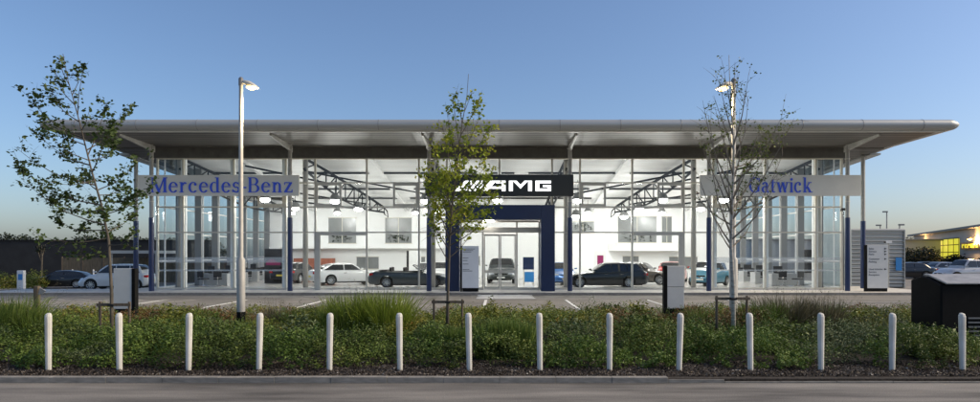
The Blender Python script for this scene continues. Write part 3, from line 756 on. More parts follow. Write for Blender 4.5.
# ------------------------------------------------------------------ cars
def interp(st, n=34):
    """smooth resampling of stations along x"""
    xs_ = [s[0] for s in st]; out = []
    st = sorted(st, key=lambda s: s[0]); A = np.array(st, float)
    xx = A[0,0]+(A[-1,0]-A[0,0])*(0.5-0.5*np.cos(np.linspace(0,math.pi,n)))
    for x in xx:
        i = max(0, min(len(A)-2, int(np.searchsorted(A[:,0], x)-1))); t = (x-A[i,0])/(A[i+1,0]-A[i,0]); t = min(max(t,0),1)
        p0 = A[max(i-1,0)]; p1 = A[i]; p2 = A[i+1]; p3 = A[min(i+2,len(A)-1)]
        v = 0.5*((2*p1)+(-p0+p2)*t+(2*p0-5*p1+4*p2-p3)*t*t+(-p0+3*p1-3*p2+p3)*t**3)
        lo, hi = np.minimum(p1,p2), np.maximum(p1,p2); v = np.clip(v, lo, hi); v[0] = x; out.append(v)
    return out
def make_car(name, label, cat, paint, L=4.7, W=1.82, H=1.42, wb=2.76, r=0.325, hood=0.90, belt=0.94, tail=0.98, xa=0.85, xrf=0.15, xrr=-1.0, xc=-1.75, soft=False, fo=0.85, lower=None, pillars=(-0.35,), group=None, zb=0.20):
    o = thing(name, label, cat, group=group)
    h = W/2; xf = L/2; wf = xf-fo; wr = wf-wb
    st = [(xf,0.50,zb+.10,h*.66),(xf-.06,.60,zb+.04,h*.80),(xf-.25,.70,zb,h*.92),(xf-.7,hood-.09,zb-.01,h*.975),((xf-.7+xa)/2,hood-.03,zb-.02,h*.99),(xa,hood+.01,zb-.02,h),
          ((xa+xc)/2,belt+.01,zb-.02,h),(xc,(belt+tail)/2+.01,zb-.02,h*.995),(-xf+.40,tail,zb,h*.97),(-xf+.10,tail-.07,zb+.06,h*.88),(-xf,tail-.30,zb+.14,h*.76)]
    rings = []
    for (x,zt,zl,w) in interp(st, 44):
        zm = zl+(zt-zl)*0.55
        half = [(0,zt+.015),(w*.5,zt+.01),(w*.80,zt-.012),(w*.93,zt-.055),(w*.985,zt-.14),(w,zm),(w*.99,zl+.13),(w*.95,zl+.02),(w*.8,zl),(0,zl)]
        rings.append([(x,y,z) for y,z in half]+[(x,-y,z) for y,z in half[-2:0:-1]])
    body = MB().loft(rings).build('body', paint, o, smooth=True)
    # wheel arches
    cut = MB()
    for x in (wf, wr): cut.lathe([(r+.055,-W),(r+.055,W)], (x,0,r), 24, 'y')
    co = cut.build('cutter', paint)
    bo = body.modifiers.new('b','BOOLEAN'); bo.object = co; bo.operation = 'DIFFERENCE'; bo.solver = 'EXACT'
    dg = bpy.context.evaluated_depsgraph_get(); me = bpy.data.meshes.new_from_object(body.evaluated_get(dg))
    body.modifiers.clear(); old = body.data; body.data = me; me.name = 'body'
    bpy.data.objects.remove(co)
    body.modifiers.new('es','EDGE_SPLIT').split_angle = R(38)
    box('underbody', 'black_rubber', -xf+.35,xf-.35,-h*.70,h*.70,zb-.06,.55, o)
    def gw(z, zr): 
        t = (z-belt)/max(zr-belt,.01); return h*.93*(1-t)+h*.74*t
    if not soft:
        gs = [(xa,hood-.02),(xa-.35*(xa-xrf)*1.0,belt+(H-belt)*.46),(xrf+.12,H-.05),(xrf-.15,H-.015),((xrf+xrr)/2,H),(xrr,H-.03),(xrr-.15,H-.07),((xrr+xc)/2-.04,belt+(H-belt)*.62),(xc,tail-.03)]
        rg = []
        for (x,zt) in interp(gs, 30):
            wt = gw(min(zt,H),H); half = [(0,zt),(wt*.6,zt-.008),(wt*.9,zt-.03),(wt,zt-.075),(max(wt,h*.93),min(belt-.06,zt-.08)),(h*.9,belt-.25)]
            rg.append([(x,y,z) for y,z in half]+[(x,-y,z) for y,z in half[-1:0:-1]])
        MB().loft(rg).build('cabin', paint, o, smooth=True).modifiers.new('es','EDGE_SPLIT').split_angle = R(50)
        zt_, zb_ = H-.10, belt+.025
        def sidex(front, z):
            t = (z-belt)/(H-.05-belt)
            return (xa-.10)*(1-t)+(xrf-.02)*t if front else (xc+.14)*(1-t)+(xrr-.06)*t
        seg = [None]+list(pillars)+[None]
        for i in range(len(seg)-1):
            f_ = lambda z: sidex(True,z)-.04 if seg[i] is None else seg[i]-.035
            b_ = lambda z: sidex(False,z)+.05 if seg[i+1] is None else seg[i+1]+.035
            for s in (-1,1):
                q = []
                for z in (zb_, (zb_+zt_)/2, zt_):
                    yy = s*(gw(z,H)+.012); q.append(((f_(z),yy,z),(b_(z),yy,z)))
                vs = [p for pr in q for p in pr]+[(p[0],p[1]-s*.02,p[2]) for pr in q for p in pr]
                MB().add(vs, [(0,1,3,2),(2,3,5,4),(6,8,9,7),(8,10,11,9),(0,2,8,6),(2,4,10,8),(1,7,9,3),(3,9,11,5),(4,5,11,10),(0,6,7,1)]).build('side_window', 'car_glass', o)
        ws = interp(gs, 30)
        for nm, rngx in (('windscreen',(xrf+.10,xa-.10)),('rear_window',(xc+.12,xrr-.12))):
            rg = []
            for (x,zt) in [q for q in interp(gs, 60) if rngx[0] <= q[0] <= rngx[1]]:
                wt = gw(min(zt,H),H)
                rg.append([(x,y,z+.012) for y,z in ((-wt*.90,zt-.03),(-wt*.6,zt-.008),(0,zt),(wt*.6,zt-.008),(wt*.90,zt-.03))])
            if len(rg) > 1: MB().loft(rg, closed=False, cap=False).build(nm, 'car_glass', o, smooth=True)
    else:
        wz = H-.02
        MB().add([(xa,-h*.86,hood),(xa,h*.86,hood),(xrf+.1,h*.72,wz),(xrf+.1,-h*.72,wz)], [(0,1,2,3)]).build('windscreen', 'car_glass', o)
        MB().tube([(xa,-h*.88,hood-.02),(xrf+.1,-h*.74,wz),(xrf+.08,0,wz+.02),(xrf+.1,h*.74,wz),(xa,h*.88,hood-.02)], .03, 6).build('windscreen_frame', paint, o)
        box('cockpit', 'leather', xc+.1,xa-.1,-h*.78,h*.78,belt-.05,belt+.03, o, bevel=.02)
        for s in (-1,1):
            for x in (-.25,-1.05): box('headrest', 'leather', x-.1,x+.05,s*.38-.16,s*.38+.16,belt,belt+.25, o, bevel=.04)
        box('folded_roof', 'leather', xc-.25,xc+.25,-h*.8,h*.8,belt,belt+.10, o, bevel=.05)
    # wheels
    for i, x in enumerate((wf, wr)):
        for s in (-1,1):
            c_ = (x, s*(h-.12), r)
            w = MB().lathe([(r*.66,-.11),(r*.93,-.11),(r,-.08),(r,.08),(r*.93,.11),(r*.66,.11)], c_, 28, 'y').build('wheel', 'tyre', o, smooth=True)
            w.modifiers.new('es','EDGE_SPLIT').split_angle = R(50)
            rm = MB(); yy = c_[1]+s*.112
            n = 28; base = [(r*.70,0),(r*.62,0)]
            for k in range(n):
                a0, a1 = 2*math.pi*k/n, 2*math.pi*(k+1)/n
                rm.add([(x+q*math.cos(a), yy+s*d, r+q*math.sin(a)) for q,d,a in ((r*.70,.004,a0),(r*.70,.004,a1),(r*.60,-.01,a1),(r*.60,-.01,a0))], [(0,1,2,3)])
            for k in range(10):
                a = 2*math.pi*k/10; t = .10 if k%2 == 0 else .085
                rm.add([(x+q*math.cos(b), yy+s*d, r+q*math.sin(b)) for q,b,d in ((r*.12,a-.9,.0),(r*.63,a-t,-.002),(r*.63,a+t,-.002),(r*.12,a+.9,.0))], [(0,1,2,3)])
            rm.lathe([(r*.16,-.004),(r*.14,.008)], (x,yy,r), 12, 'y')
            rm.build('rim', 'rim', w)
    for s in (-1,1):
        MB().add([(xf-.10,s*h*.52,.60),(xf-.16,s*h*.80,.62),(xf-.46,s*h*.955,.68),(xf-.40,s*h*.90,.77),(xf-.20,s*h*.70,.74),(xf-.12,s*h*.50,.70),
                  (xf-.20,s*h*.50,.60),(xf-.5,s*h*.8,.7)], [(0,1,2,3,4,5),(0,6,7,2,1),(5,4,3,7,6),(2,7,3)]).build('headlight', 'headlamp', o)
        MB().add([(-xf+.02,s*h*.60,tail-.28),(-xf+.03,s*h*.62,tail-.13),(-xf+.06,s*h*.885,tail-.12),(-xf+.30,s*h*.985,tail-.14),(-xf+.30,s*h*.99,tail-.24),(-xf+.07,s*h*.90,tail-.28),
                  (-xf+.3,s*h*.6,tail-.2)], [(0,5,2,1),(5,4,3,2),(1,2,3,6),(0,6,4,5)]).build('tail_light', 'tail_red', o)
        MB().loft([[(xa-.12+a,s*(h+.02+b),belt+.03+c) for a,b,c in ((-.05,0,0),(-.05,0,.10),(-.05,.16,.12),(-.05,.16,.02))],
                   [(xa-.02+a,s*(h+.02+b),belt+.05+c) for a,b,c in ((0,.02,0),(0,.02,.06),(0,.13,.07),(0,.13,.01))]]).build('wing_mirror', paint, o)
        for x in ([.05,-.85] if len(pillars) > 1 else [-.35]): box('door_handle', 'chrome', x-.09,x+.09,*sorted((s*(h-.005),s*(h+.018))),belt-.17,belt-.145, o)
        box('sill', 'black_rubber', wr+.4,wf-.4,*sorted((s*(h*.93),s*(h*.985))),zb-.06,zb+.02, o)
    gr = MB().box(xf-.10,xf-.045,-h*.42,h*.42,.44,.66)
    gr.build('grille', 'black_plastic', o); MB().lathe([(.09,0),(.09,.03)],(xf-.045,0,.56),16,'x').build('badge', 'chrome', o)
    box('number_plate', 'plate', xf-.02,xf+.012,-.26,.26,.36,.46, o)
    box('number_plate', 'plate_y', -xf-.012,-xf+.02,-.26,.26,.50,.61, o)
    return o
def place(o, px, D, ang, z=FL, dy=0): o.location = (X_(px,D), D, z); o.rotation_euler = (0,0,R(ang)); return o
G1 = 'cars on show inside the glass hall'
place(make_car('coupe','white coupe seen from its rear side behind the left sliding door bay','car','car_white',group=G1,pillars=(-.4,),xc=-1.95,H=1.40), 346, 42.5, 32)
place(make_car('convertible','dark grey convertible with its roof folded down, left of the entrance','car','car_grey',soft=True,H=1.33,group=G1,xc=-1.5), 410, 38.9, 1)
place(make_car('estate_car','long glossy black estate car parked side-on right of the entrance portal','car','car_black',L=4.9,wb=2.87,H=1.47,xa=.85,xrf=.05,xrr=-1.75,xc=-2.2,pillars=(-.25,-1.15),group=G1), 605, 38.9, 180)
place(make_car('saloon_car','silver saloon half hidden behind the black estate car','car','car_bronze',L=4.75,H=1.45,pillars=(-.3,),group=G1,xc=-1.9), 640, 43.2, -28)
suvp = dict(L=4.5,W=1.9,H=1.70,wb=2.75,r=.37,hood=1.05,belt=1.10,tail=1.12,xa=.85,xrf=.25,xrr=-1.7,xc=-2.05,pillars=(-.25,-1.15),zb=.27)
place(make_car('suv','dark off-road car facing out behind the glass entrance doors','car','car_grey',group=G1,**suvp), 502, 45.5, -92)
place(make_car('hatchback','white hatchback facing out just left of the navy portal','car','car_white',L=4.2,H=1.45,xrr=-1.35,xc=-1.9,group=G1), 437, 44.0, -60)
place(make_car('hatchback','small blue car showing between the navy portal and the nearest right column','car','car_blue',L=4.0,H=1.45,xrr=-1.2,xc=-1.8,group=G1), 558, 43.0, -80)
cityp = dict(L=2.8,W=1.6,H=1.52,wb=1.87,r=.29,fo=.45,hood=.95,belt=.98,tail=1.0,xa=.85,xrf=.35,xrr=-.85,xc=-1.2,pillars=(-.25,))
ct = place(make_car('city_car','tiny two-seat teal and white city car beside the right blue column','car','car_teal',group=G1,**cityp), 709, 41.0, 228)
for ch in ct.children:
    if ch.name.startswith('cabin'): ch.data.materials[0] = M['car_white']; ch['label'] = 'white cabin shell'
place(make_car('hatchback','red car whose tail shows just left of the right sign box','car','car_red',L=4.0,H=1.45,xrr=-1.2,xc=-1.8,group=G1), 673, 46.5, 70)
place(make_car('saloon_car','dark saloon in the left wing beside the blue column','car','car_black',group=G1), 297, 45.5, 80)
# parked outside
G2 = 'cars parked outside on the left'
place(make_car('coupe','black coupe parked in the open on the far left by the hedge','car','car_black',L=4.6,H=1.36,pillars=(-.4,),xc=-1.95,wb=2.7,group=G2), 62, 50.0, 195, gz(-33.5,50))
wc = place(make_car('compact_car','white compact car with red tail lights parked outside left of the showroom','car','car_white',L=4.15,W=1.82,H=1.62,wb=2.6,r=.34,hood=1.0,belt=1.05,tail=1.05,xa=1.0,xrf=.25,xrr=-1.3,xc=-1.8,pillars=(-.2,-1.0),group=G2,zb=.24), 118, 41.3, 188, gz(-24.1,41.3)-0.02)

# right-hand car park far behind
G3 = 'cars parked along the far right hedge'
pk = [(905,56,175,'car_black','black car nearest the louvred enclosure in the far right car park'),(922,62,170,'car_grey','dark grey car between the two dark trees of the far right car park'),(938,58,178,'car_silver','silver car in front of the lit yellow window'),(952,66,172,'car_bronze','bronze car left of the white van far right')]
for px,D,a,c_,lab in pk: place(make_car('parked_car',lab,'car',c_,group=G3), px, D, a, -0.01)
place(make_car('pickup','silver off-road car with tall cabin behind the black storage bin','car','car_silver',group=G3,**suvp), 966, 50, 182, -0.01)
place(make_car('parked_car','white saloon furthest right along the distant hedge','car','car_white',group=G3), 978, 54.5, 176, -0.01)

# ------------------------------------------------------------------ furniture inside
def desk(loc, w, rz, label):
    o = thing('desk', label, 'desk', group='sales desks in the glass wings')
    box('desk_top', 'desk', -w/2,w/2,-.4,.4,.72,.76, o); box('front_panel', 'desk', -w/2,w/2,-.39,-.36,.05,.719, o)
    for s in (-1,1): box('leg', 'desk', s*(w/2-.03)-.02,s*(w/2-.03)+.02,-.35,.38,0,.719, o)
    o.location = loc; o.rotation_euler = (0,0,rz); return o
def monitor(loc, rz, label):
    o = thing('monitor', label, 'monitor', group='computer screens on the sales desks')
    box('screen', 'slot', -.26,.26,-.02,.02,.12,.46, o, bevel=.008); box('stand', 'slot', -.03,.03,-.03,.03,.015,.119, o); box('base', 'slot', -.12,.12,-.1,.1,0,.015, o)
    o.location = loc; o.rotation_euler = (0,0,rz); return o
def chair0():
    o = thing('office_chair', 'x', 'chair')
    box('seat', 'chair', -.24,.24,-.24,.24,.42,.50, o, bevel=.03); box('backrest', 'chair', -.23,.23,.20,.27,.55,.98, o, bevel=.03)
    MB().tube([(0,0,.08),(0,0,.42)], .03, 8).build('post', 'chrome', o)
    b = MB()
    for k in range(5): a = k*2*math.pi/5; b.tube([(0,0,.1),(.27*math.cos(a),.27*math.sin(a),.04)], .02, 5)
    b.build('base', 'chrome', o)
    MB().tube([(0,.22,.46),(0,.29,.6)], .02, 6).build('back_support', 'chrome', o)
    return o
ch0 = chair0(); first = True
rowsd = [('left', [(216,40.5),(233,43),(246,46),(257,49)]), ('right', [(783,40.5),(765,43.5),(752,46.5),(741,49.5)])]
order = ['nearest the front glass','second from the front glass','third from the front glass','rearmost']
for side, pts in rowsd:
    sg = -1 if side == 'left' else 1
    for i, (px, D) in enumerate(pts):
        x = X_(px, D)
        desk((x,D,FL), 1.7, R(4*i), 'grey sales desk in the %s wing, %s' % (side, order[i]))
        monitor((x-.3,D+.05,FL+.76), R(160), 'black computer screen on the %s wing desk %s' % (side, order[i]))
        for j, (dx,dy,rz,wh) in enumerate(((-.4,-.85,160,'front left'),(.5,-.9,200,'front right'),(.1,.85,0,'behind'))):
            c = ch0 if first else copy_tree(ch0); first = False
            c.location = (x+dx,D+dy,FL); c.rotation_euler = (0,0,R(rz))
            tag(c, 'black office chair %s %s wing desk, %s' % (wh, side, order[i]), 'chair', 'office chairs round the sales desks')
# display board
x0,x1,D = X_(264.5,44), X_(282,44), 44.0
o = thing('display_board', 'tall black display board with a dark red car picture left of the blue column', 'display', ((x0+x1)/2,D,FL))
box('board', 'poster', x0,x1,D,D+.15,FL,Z_(249,D), o)
pic = MB(); xm = (x0+x1)/2
pic.prism([(xm-.5,1.35),(xm+.5,1.35),(xm+.48,1.52),(xm+.2,1.6),(xm+.05,1.75),(xm-.25,1.75),(xm-.48,1.55)], D-.006, D-.001)
pic.build('picture', 'magenta', o)
# leaflet stand inside entrance and blue poster case
x0,x1,D = X_(523,42),X_(534,42),42
o = thing('poster_stand', 'dark blue poster stand with pale flower pattern behind the right entrance pane', 'display', ((x0+x1)/2,D,FL))
box('panel', 'navy', x0,x1,D,D+.1,1.1,1.9, o); box('panel', 'sign_blue', x0+.1,x1,D,D+.1,.3,.95, o); box('leg', 'alu', x0+.02,x0+.08,D+.01,D+.09,FL,1.1, o); box('leg', 'alu', x1-.08,x1-.02,D+.12,D+.18,FL,1.1, o)
# a banner behind the convertible and one behind the estate
for (px, D, m2, lab) in ((415,48,'white_paint','white display banner with dark edge behind the dark grey convertible'),(600,48,'white_paint','white and pink display banner behind the black estate car')):
    x = X_(px,D); o = thing('banner', lab, 'display', (x,D,FL))
    box('panel', m2, x-.45,x+.45,D,D+.04,FL+.05,2.35, o); box('base', 'slot', x-.5,x+.5,D-.15,D+.19,FL,FL+.05, o)
    if px == 415: box('side_strip', 'slot', x-.62,x-.455,D,D+.04,FL+.051,2.35, o)
    else: box('picture', 'magenta', x-.2,x+.25,D-.006,D-.001,1.2,2.0, o)

# ------------------------------------------------------------------ street furniture
bp = None
bx = [48.5,119.5,188.5,259,329.5,400,469.5,540,609.5,679,750.5,821,892,962.5]
nn = ['leftmost of the row, before the tall grass','in front of the staked left tree','between the left tree and the tall lamp post','just right of the tall lamp post','before the left edge of the lime grass clump','before the right edge of the lime grass clump','just right of the staked middle tree','in front of the navy portal','in front of the long black estate car','right below the right white sign box','just right of the staked birch','before the brown grass clump','left of the black storage bin','in front of the black storage bin']
for i, (px, w) in enumerate(zip(bx, nn)):
    D = 11.36; x = X_(px, D)
    if bp is None:
        me = MB(); a, b = .056, .046
        oc = lambda q, z, t=0: [(q*math.cos(R(22.5+45*k))*1.05, q*math.sin(R(22.5+45*k)), z+t*math.sin(R(22.5+45*k))) for k in range(8)]
        me.loft([oc(b,0), oc(a,.96,.012), oc(a*.78,1.0,.012), oc(a*.4,1.012,.006)])
        bp = me.build('bollard', 'bollard', bevel=.006); o = bp
    else: o = bp.copy(); C.objects.link(o)
    o.location = (x, D, .06); o.rotation_euler = (R(random.uniform(-1.4,1.4)), R(random.uniform(-1.3,1.3)), R(random.uniform(-3,3)))
    tag(o, 'white faceted bollard '+w, 'bollard', 'white bollards along the kerb')

def lamp_post(px, D, ztop, side, label):
    x = X_(px, D)
    o = thing('street_lamp', label, 'street lamp', (x,D,.05), group='street lamps in the planting bed')
    MB().lathe([(.105,.6),(.105,1.95),(.06,2.02),(.05,ztop)], (x,D,0), 14).build('pole', 'galv', o, smooth=True).modifiers.new('es','EDGE_SPLIT').split_angle = R(40)
    MB().lathe([(.11,.05),(.11,.599)], (x,D,0), 14).build('base', 'black_plastic', o)
    MB().lathe([(.062,ztop-.12),(.062,ztop+.06),(.03,ztop+.1)], (x,D,0), 12).build('cap', 'alu_dark', o)
    # hood: shallow cone-shaped lantern leaning out from the pole
    rings = []
    for u, w, t, dz in ((.03,.05,.05,.0),(.12,.10,.09,-.02),(.25,.16,.10,-.06),(.38,.15,.07,-.11),(.46,.06,.03,-.14)):
        zz = ztop-.05+dz; rings.append([(x+side*u, D+w*math.cos(a), zz+t*max(math.sin(a),-.25)) for a in [k*2*math.pi/10 for k in range(10)]])
    h = MB().loft(rings).build('lantern', 'alu', o, smooth=True)
    MB().lathe([(.02,.045),(.12,.02),(.14,-.01),(.09,-.05),(.02,-.07)], (x+side*.27,D,ztop-.16), 12).build('lamp_glass', 'lamp_warm', h, smooth=True)
    ld = bpy.data.lights.new('street_light', 'POINT'); ld.energy = 130; ld.color = (1,.78,.48); ld.shadow_soft_size = .15
    l = bpy.data.objects.new('street_light', ld); C.objects.link(l); l.parent = o; l.location = (side*.45,0,ztop-.85)
    return o
lamp_post(241, 17.0, Z_(81,17), 1, 'tall grey lamp post with lit hood facing right, crossing the blue-lettered sign')
lamp_post(733.5, 17.0, Z_(82,17), -1, 'grey lamp post with lit hood facing left, standing behind the birch')

def far_lamp(px, py, D, zb_, label, arm=0):
    x = X_(px,D); zt = Z_(py,D)
    o = thing('street_lamp', label, 'street lamp', (x,D,zb_), group='distant lamp columns on the right')
    MB().tube([(x,D,zb_),(x,D,zt)], [.09,.05], 8).build('pole', 'galv', o)
    box('lantern', 'alu_dark', x-.35 if arm <= 0 else x-.05, x+.05 if arm <= 0 else x+.35, D-.1,D+.1,zt-.04,zt+.08, o)
    return o
far_lamp(886.8,212,60,0,'tall thin unlit lamp column above the louvred enclosure',0)
far_lamp(899.5,225,52,0,'shorter unlit lamp column just right of the louvred enclosure',1)
far_lamp(880.3,225.5,58,0,'low thin mast behind the louvred enclosure',-1)

# storage bin far right front
o = thing('storage_bin', 'large black storage bin with pale sloping lid at the right edge', 'bin', (10.2,14,.05))
xb0, xb1, yb0_, yb1_ = X_(941,13.5), 12.2, 13.5, 14.5
MB().prism_x([(13.5,.05),(13.5,1.46),(13.98,1.61),(14.15,1.62),(14.5,1.53),(14.5,.05)], xb0, xb1).build('bin_body', 'black_plastic', o, bevel=.03)
MB().prism_x([(13.42,1.475),(13.42,1.51),(13.99,1.665),(14.13,1.67),(14.13,1.632),(13.98,1.625)], xb0+.05, xb1+.02).build('lid', 'bin_lid', o, bevel=.01)
rb = MB()
for k in range(5): rb.box(xb0+.55,xb1-.1,13.475,13.497,.40+.09*k,.43+.09*k)
rb.build('rib', 'alu_dark', o)

# wooden marker post left
D = 16; x = X_(37,D)
o = thing('wooden_post', 'short wooden marker post with pale slanted plate among the left grasses', 'post', (x,D,.05))
box('post', 'wood', x-.055,x+.055,D-.055,D+.055,.05,Z_(286,D), o, bevel=.008)
MB().prism([(x+.058,1.1),(x+.16,1.12),(x+.24,1.2),(x+.10,1.28)], D-.05, D-.02).build('plate', 'bin_lid', o)

# ------------------------------------------------------------------ trees
def tube_set(mb, pts, r0, r1, n=6):
    k = len(pts); mb.tube(pts, [r0+(r1-r0)*(i/(k-1))**0.8 for i in range(k)], n)
def make_tree(name, label, D, trunk, branches, bark, leaf, lsize, density, r0=.045, twig_len=.45, nt=7, seed=1, pend=0.0, gold=None, z0=.05):
    rr = random.Random(seed)
    tp = [Vector((X_(px,D), D+dy, max(Z_(py,D), z0) if i == 0 else Z_(py,D))) for i,(px,py,dy) in enumerate(trunk)]
    tp[0].z = z0
    o = thing(name, label, 'tree', tuple(tp[0]))
    def at_py(py):
        for a, b in zip(trunk[:-1], trunk[1:]):
            if b[1] <= py <= a[1]:
                t = (a[1]-py)/(a[1]-b[1]); i = trunk.index(a); return tp[i].lerp(tp[i+1], t)
        return tp[-1]
    mb = MB(); H = tp[-1].z-tp[0].z
    mb.tube(tp, [max(.006, r0*(1-(p.z-tp[0].z)/H*.93)) for p in tp], 9)
    tr_o = mb.build('trunk', bark, o, smooth=True)
    bm_ = MB(); cen = []; 
    def leafy(pts, dens):
        for a, b in zip(pts[:-1], pts[1:]):
            n = int((b-a).length*dens*.5*rr.uniform(.3,1.7)+rr.random())
            for _ in range(n):
                p = a.lerp(b, rr.random())
                for _ in range(rr.choice((1,3,5,7))):
                    cen.append(p+Vector((rr.gauss(0,.05),rr.gauss(0,.05),rr.gauss(0,.038)-pend*.04)))
    for (spy, ex, ey, dy, dn) in branches:
        a = at_py(spy); b = Vector((X_(ex,D+dy*.5), D+dy, Z_(ey,D)))
        L = (b-a).length; mid = a.lerp(b,.5)+Vector((rr.uniform(-.04,.04)*L, rr.uniform(-.05,.05)*L, -.10*L+pend*.15*L))
        q1 = a.lerp(mid,.5)+Vector((0,0,-.01*L)); q3 = mid.lerp(b,.55)+Vector((0,0,-.02*L))
        pts = [a,q1,mid,q3,b]
        rad = min(.02, .006+.009*L)*(r0/.045)
        tube_set(bm_, pts, rad, .0025, 5)
        leafy(pts[2:], density*dn*.7)
        m = int(nt*max(L,.5))
        for k in range(m):
            t = rr.uniform(.22,1.0)*4; i = min(3,int(t)); s_ = pts[i].lerp(pts[i+1], t-i)
            dirv = (pts[i+1]-pts[i]).normalized()
            rv = Vector((rr.gauss(0,1),rr.gauss(0,1),rr.gauss(.35,.7))).normalized()
            d = (dirv*.8+rv).normalized(); l = twig_len*rr.uniform(.4,1.1)*min(1,L)
            e = s_+d*l; mm = s_.lerp(e,.5)+Vector((0,0,.03))
            tube_set(bm_, [s_,mm,e], .0045, .0015, 4)
            leafy([s_,mm,e], density*dn)
    bm_.build('branches', bark if bark != 'birch' else 'twig', o)
    leaves('crown', np.array([tuple(c) for c in cen]), lsize, leaf, o, upbias=.4, aspect=.8)
    return o
tl = [(112,352,0),(111.5,290,0),(108,240,.02),(100,205,.05),(90,170,.05),(79,120,0),(68,80,0),(63,54,0)]
bl = [(250,60,252,.5,.6),(245,140,235,-.5,.6),(238,45,236,-.4,.6),(232,133,205,.6,.9),(230,52,218,.2,.9),(225,28,182,-.3,.9),(215,150,186,.3,1.0),(210,40,196,.5,.9),(205,13,165,.3,1.0),(200,143,196,-.5,.9),
      (190,130,158,.6,1.0),(185,22,150,-.4,.9),(180,60,185,-.6,1.),(172,118,128,-.5,1.1),(165,30,130,.4,.9),(155,103,98,.3,1.1),(150,120,106,.6,1.),(145,42,118,-.3,1.),(138,27,98,.2,.9),(130,96,112,-.4,1.),(122,45,85,.3,1.1),(115,86,72,-.2,.9),(105,52,68,.2,.9),(95,78,64,.1,.8),(85,56,56,.1,.8),
      (220,80,190,.7,1.),(215,118,215,-.8,1.),(195,115,180,.9,1.),(190,70,160,.8,.9),(160,60,140,-.7,.8),(160,105,140,.8,1.),(235,90,225,.9,.9)]
make_tree('young_maple','young leafy tree tied to low stakes at the far left, leaning slightly left',13.5,tl,bl,'bark','leaf_maple',.085,23,r0=.04,twig_len=.42,nt=7,seed=3)
tc_ = [(447,340,0),(448,290,0),(449.5,240,0),(452,205,0),(457,165,0),(462,125,0),(467,95,0),(468.5,74,0)]
bc = [(262,430,215,-.3,.35),(258,474,228,.2,.5),(250,426,200,.4,.9),(246,493,206,-.3,1.),(240,432,185,-.5,1.1),(236,498,190,.3,1.1),(230,423,178,.2,1.1),(226,489,178,-.6,1.2),(220,428,162,.5,1.1),(214,497,163,.3,1.1),(208,434,150,-.4,1.1),(203,486,160,.6,1.2),
      (196,432,138,.3,1.),(188,493,148,-.2,1.),(180,443,128,-.3,1.),(172,487,128,.2,1.),(162,446,104,.2,.8),(155,481,115,-.2,.9),(146,452,98,.1,.7),(135,479,98,.1,.8),(124,456,92,-.1,.6),(112,473,88,.1,.5),
      (225,462,180,.8,1.2),(215,445,170,-.9,1.2),(200,468,150,-.7,1.1),(240,450,205,.9,1.2),(235,470,200,-.8,1.2),(185,458,140,.7,1.)]
make_tree('young_field_maple','young yellow-green leafy tree on low stakes left of the entrance',15.2,tc_,bc,'bark','leaf_field',.084,17,r0=.042,twig_len=.42,nt=8,seed=8)
tb = [(733.5,345,0),(733.5,290,0),(731,245,0),(732.5,200,0),(734,150,0),(731,105,0),(729.5,75,0),(729,55,0)]
bb = [(250,708,208,-.3,.1),(248,762,205,.4,.1),(244,700,170,.4,.2),(240,775,180,-.4,.15),(235,704,150,-.5,.3),(230,786,152,.3,.3),(225,695,185,.5,.1),(220,790,122,-.4,.5),(215,702,140,.3,.3),(210,778,135,.5,.6),(205,706,118,-.3,.4),(200,765,118,.2,.8),
      (190,704,98,.2,.4),(185,780,118,-.2,.9),(175,712,112,-.4,.4),(168,768,145,.5,.6),(160,750,98,.2,.5),(150,716,92,.3,.4),(145,747,76,-.2,.4),(135,720,80,.1,.5),(125,740,72,.1,.4),(110,724,66,.1,.4),(100,735,62,0,.4),
      (225,745,170,.6,.2),(215,722,150,-.6,.2),(200,752,150,-.5,.5),(180,745,120,.5,.5)]
make_tree('young_birch','slender birch with pale trunk and sparse leaves on low stakes at right',14.2,tb,bb,'birch','leaf_birch',.055,17,r0=.055,twig_len=.5,nt=6,seed=5)
# stakes
for (xa_,xb_,yt,D,lab) in ((97.5,127,302,13.5,'low timber stake frame holding the far left tree'),(433.5,462,299.5,15.2,'low timber stake frame holding the yellow-green tree'),(718,748.5,296,14.2,'low timber stake frame holding the birch')):
    xa2, xb2 = X_(xa_,D), X_(xb_,D); zt = Z_(yt,D); yy = D+.09
    o = thing('tree_stake', lab, 'tree stake', ((xa2+xb2)/2,yy,.05), group='timber stake frames round the trees')
    for x in (xa2,xb2): MB().tube([(x,yy,.05),(x,yy,zt)], .028, 8).build('post', 'wood', o)
    box('crossbar', 'wood', xa2-.05,xb2+.05,yy-.055,yy-.03,zt-.09,zt-.03, o)
    box('rubber_tie', 'black_rubber', (xa2+xb2)/2-.06,(xa2+xb2)/2+.06,D-.06,D+.034,zt-.085,zt-.04, o)

# ------------------------------------------------------------------ planting bed
def hfield(x, y):
    lump = np.clip(vnoise(x,y,.75,3)*1.5-.25,0,1)
    h = .07+.44*lump+.18*vnoise(x,y,.34,5)
    front = np.clip((y-11.0-.95*vnoise(x,y,.9,9))/.6, 0, 1)
    back = 1-.40*np.clip((y-16)/5, 0, 1)
    return .07+h*np.sqrt(front)*back
def species(x, y):
    a = vnoise(x,y,2.6,21); b = vnoise(x,y,1.5,33); c = vnoise(x,y,1.9,44); e = vnoise(x,y,1.3,55)
    s = np.zeros(len(x), int)                               # 0 green cover
    s[e > .56] = 4                                          # bright green
    s[(b > .66)] = 3                                        # silver leafed
    s[(y > 14.2+1.4*a) & (c > .42)] = 1                     # golden
    s[(y > 14.2+1.6*a) & (c < .30)] = 2                     # reddish
    s[(y > 14.6) & (x > -5.2) & (x < 2.5) & (b < .75)] = 1
    s[(y > 14.6) & (x > 2.5) & (x < 6.0) & (b < .55)] = 2
    return s
n = 560000
yy = 11.0+(21.0-11.0)*rng.random(n)**1.25
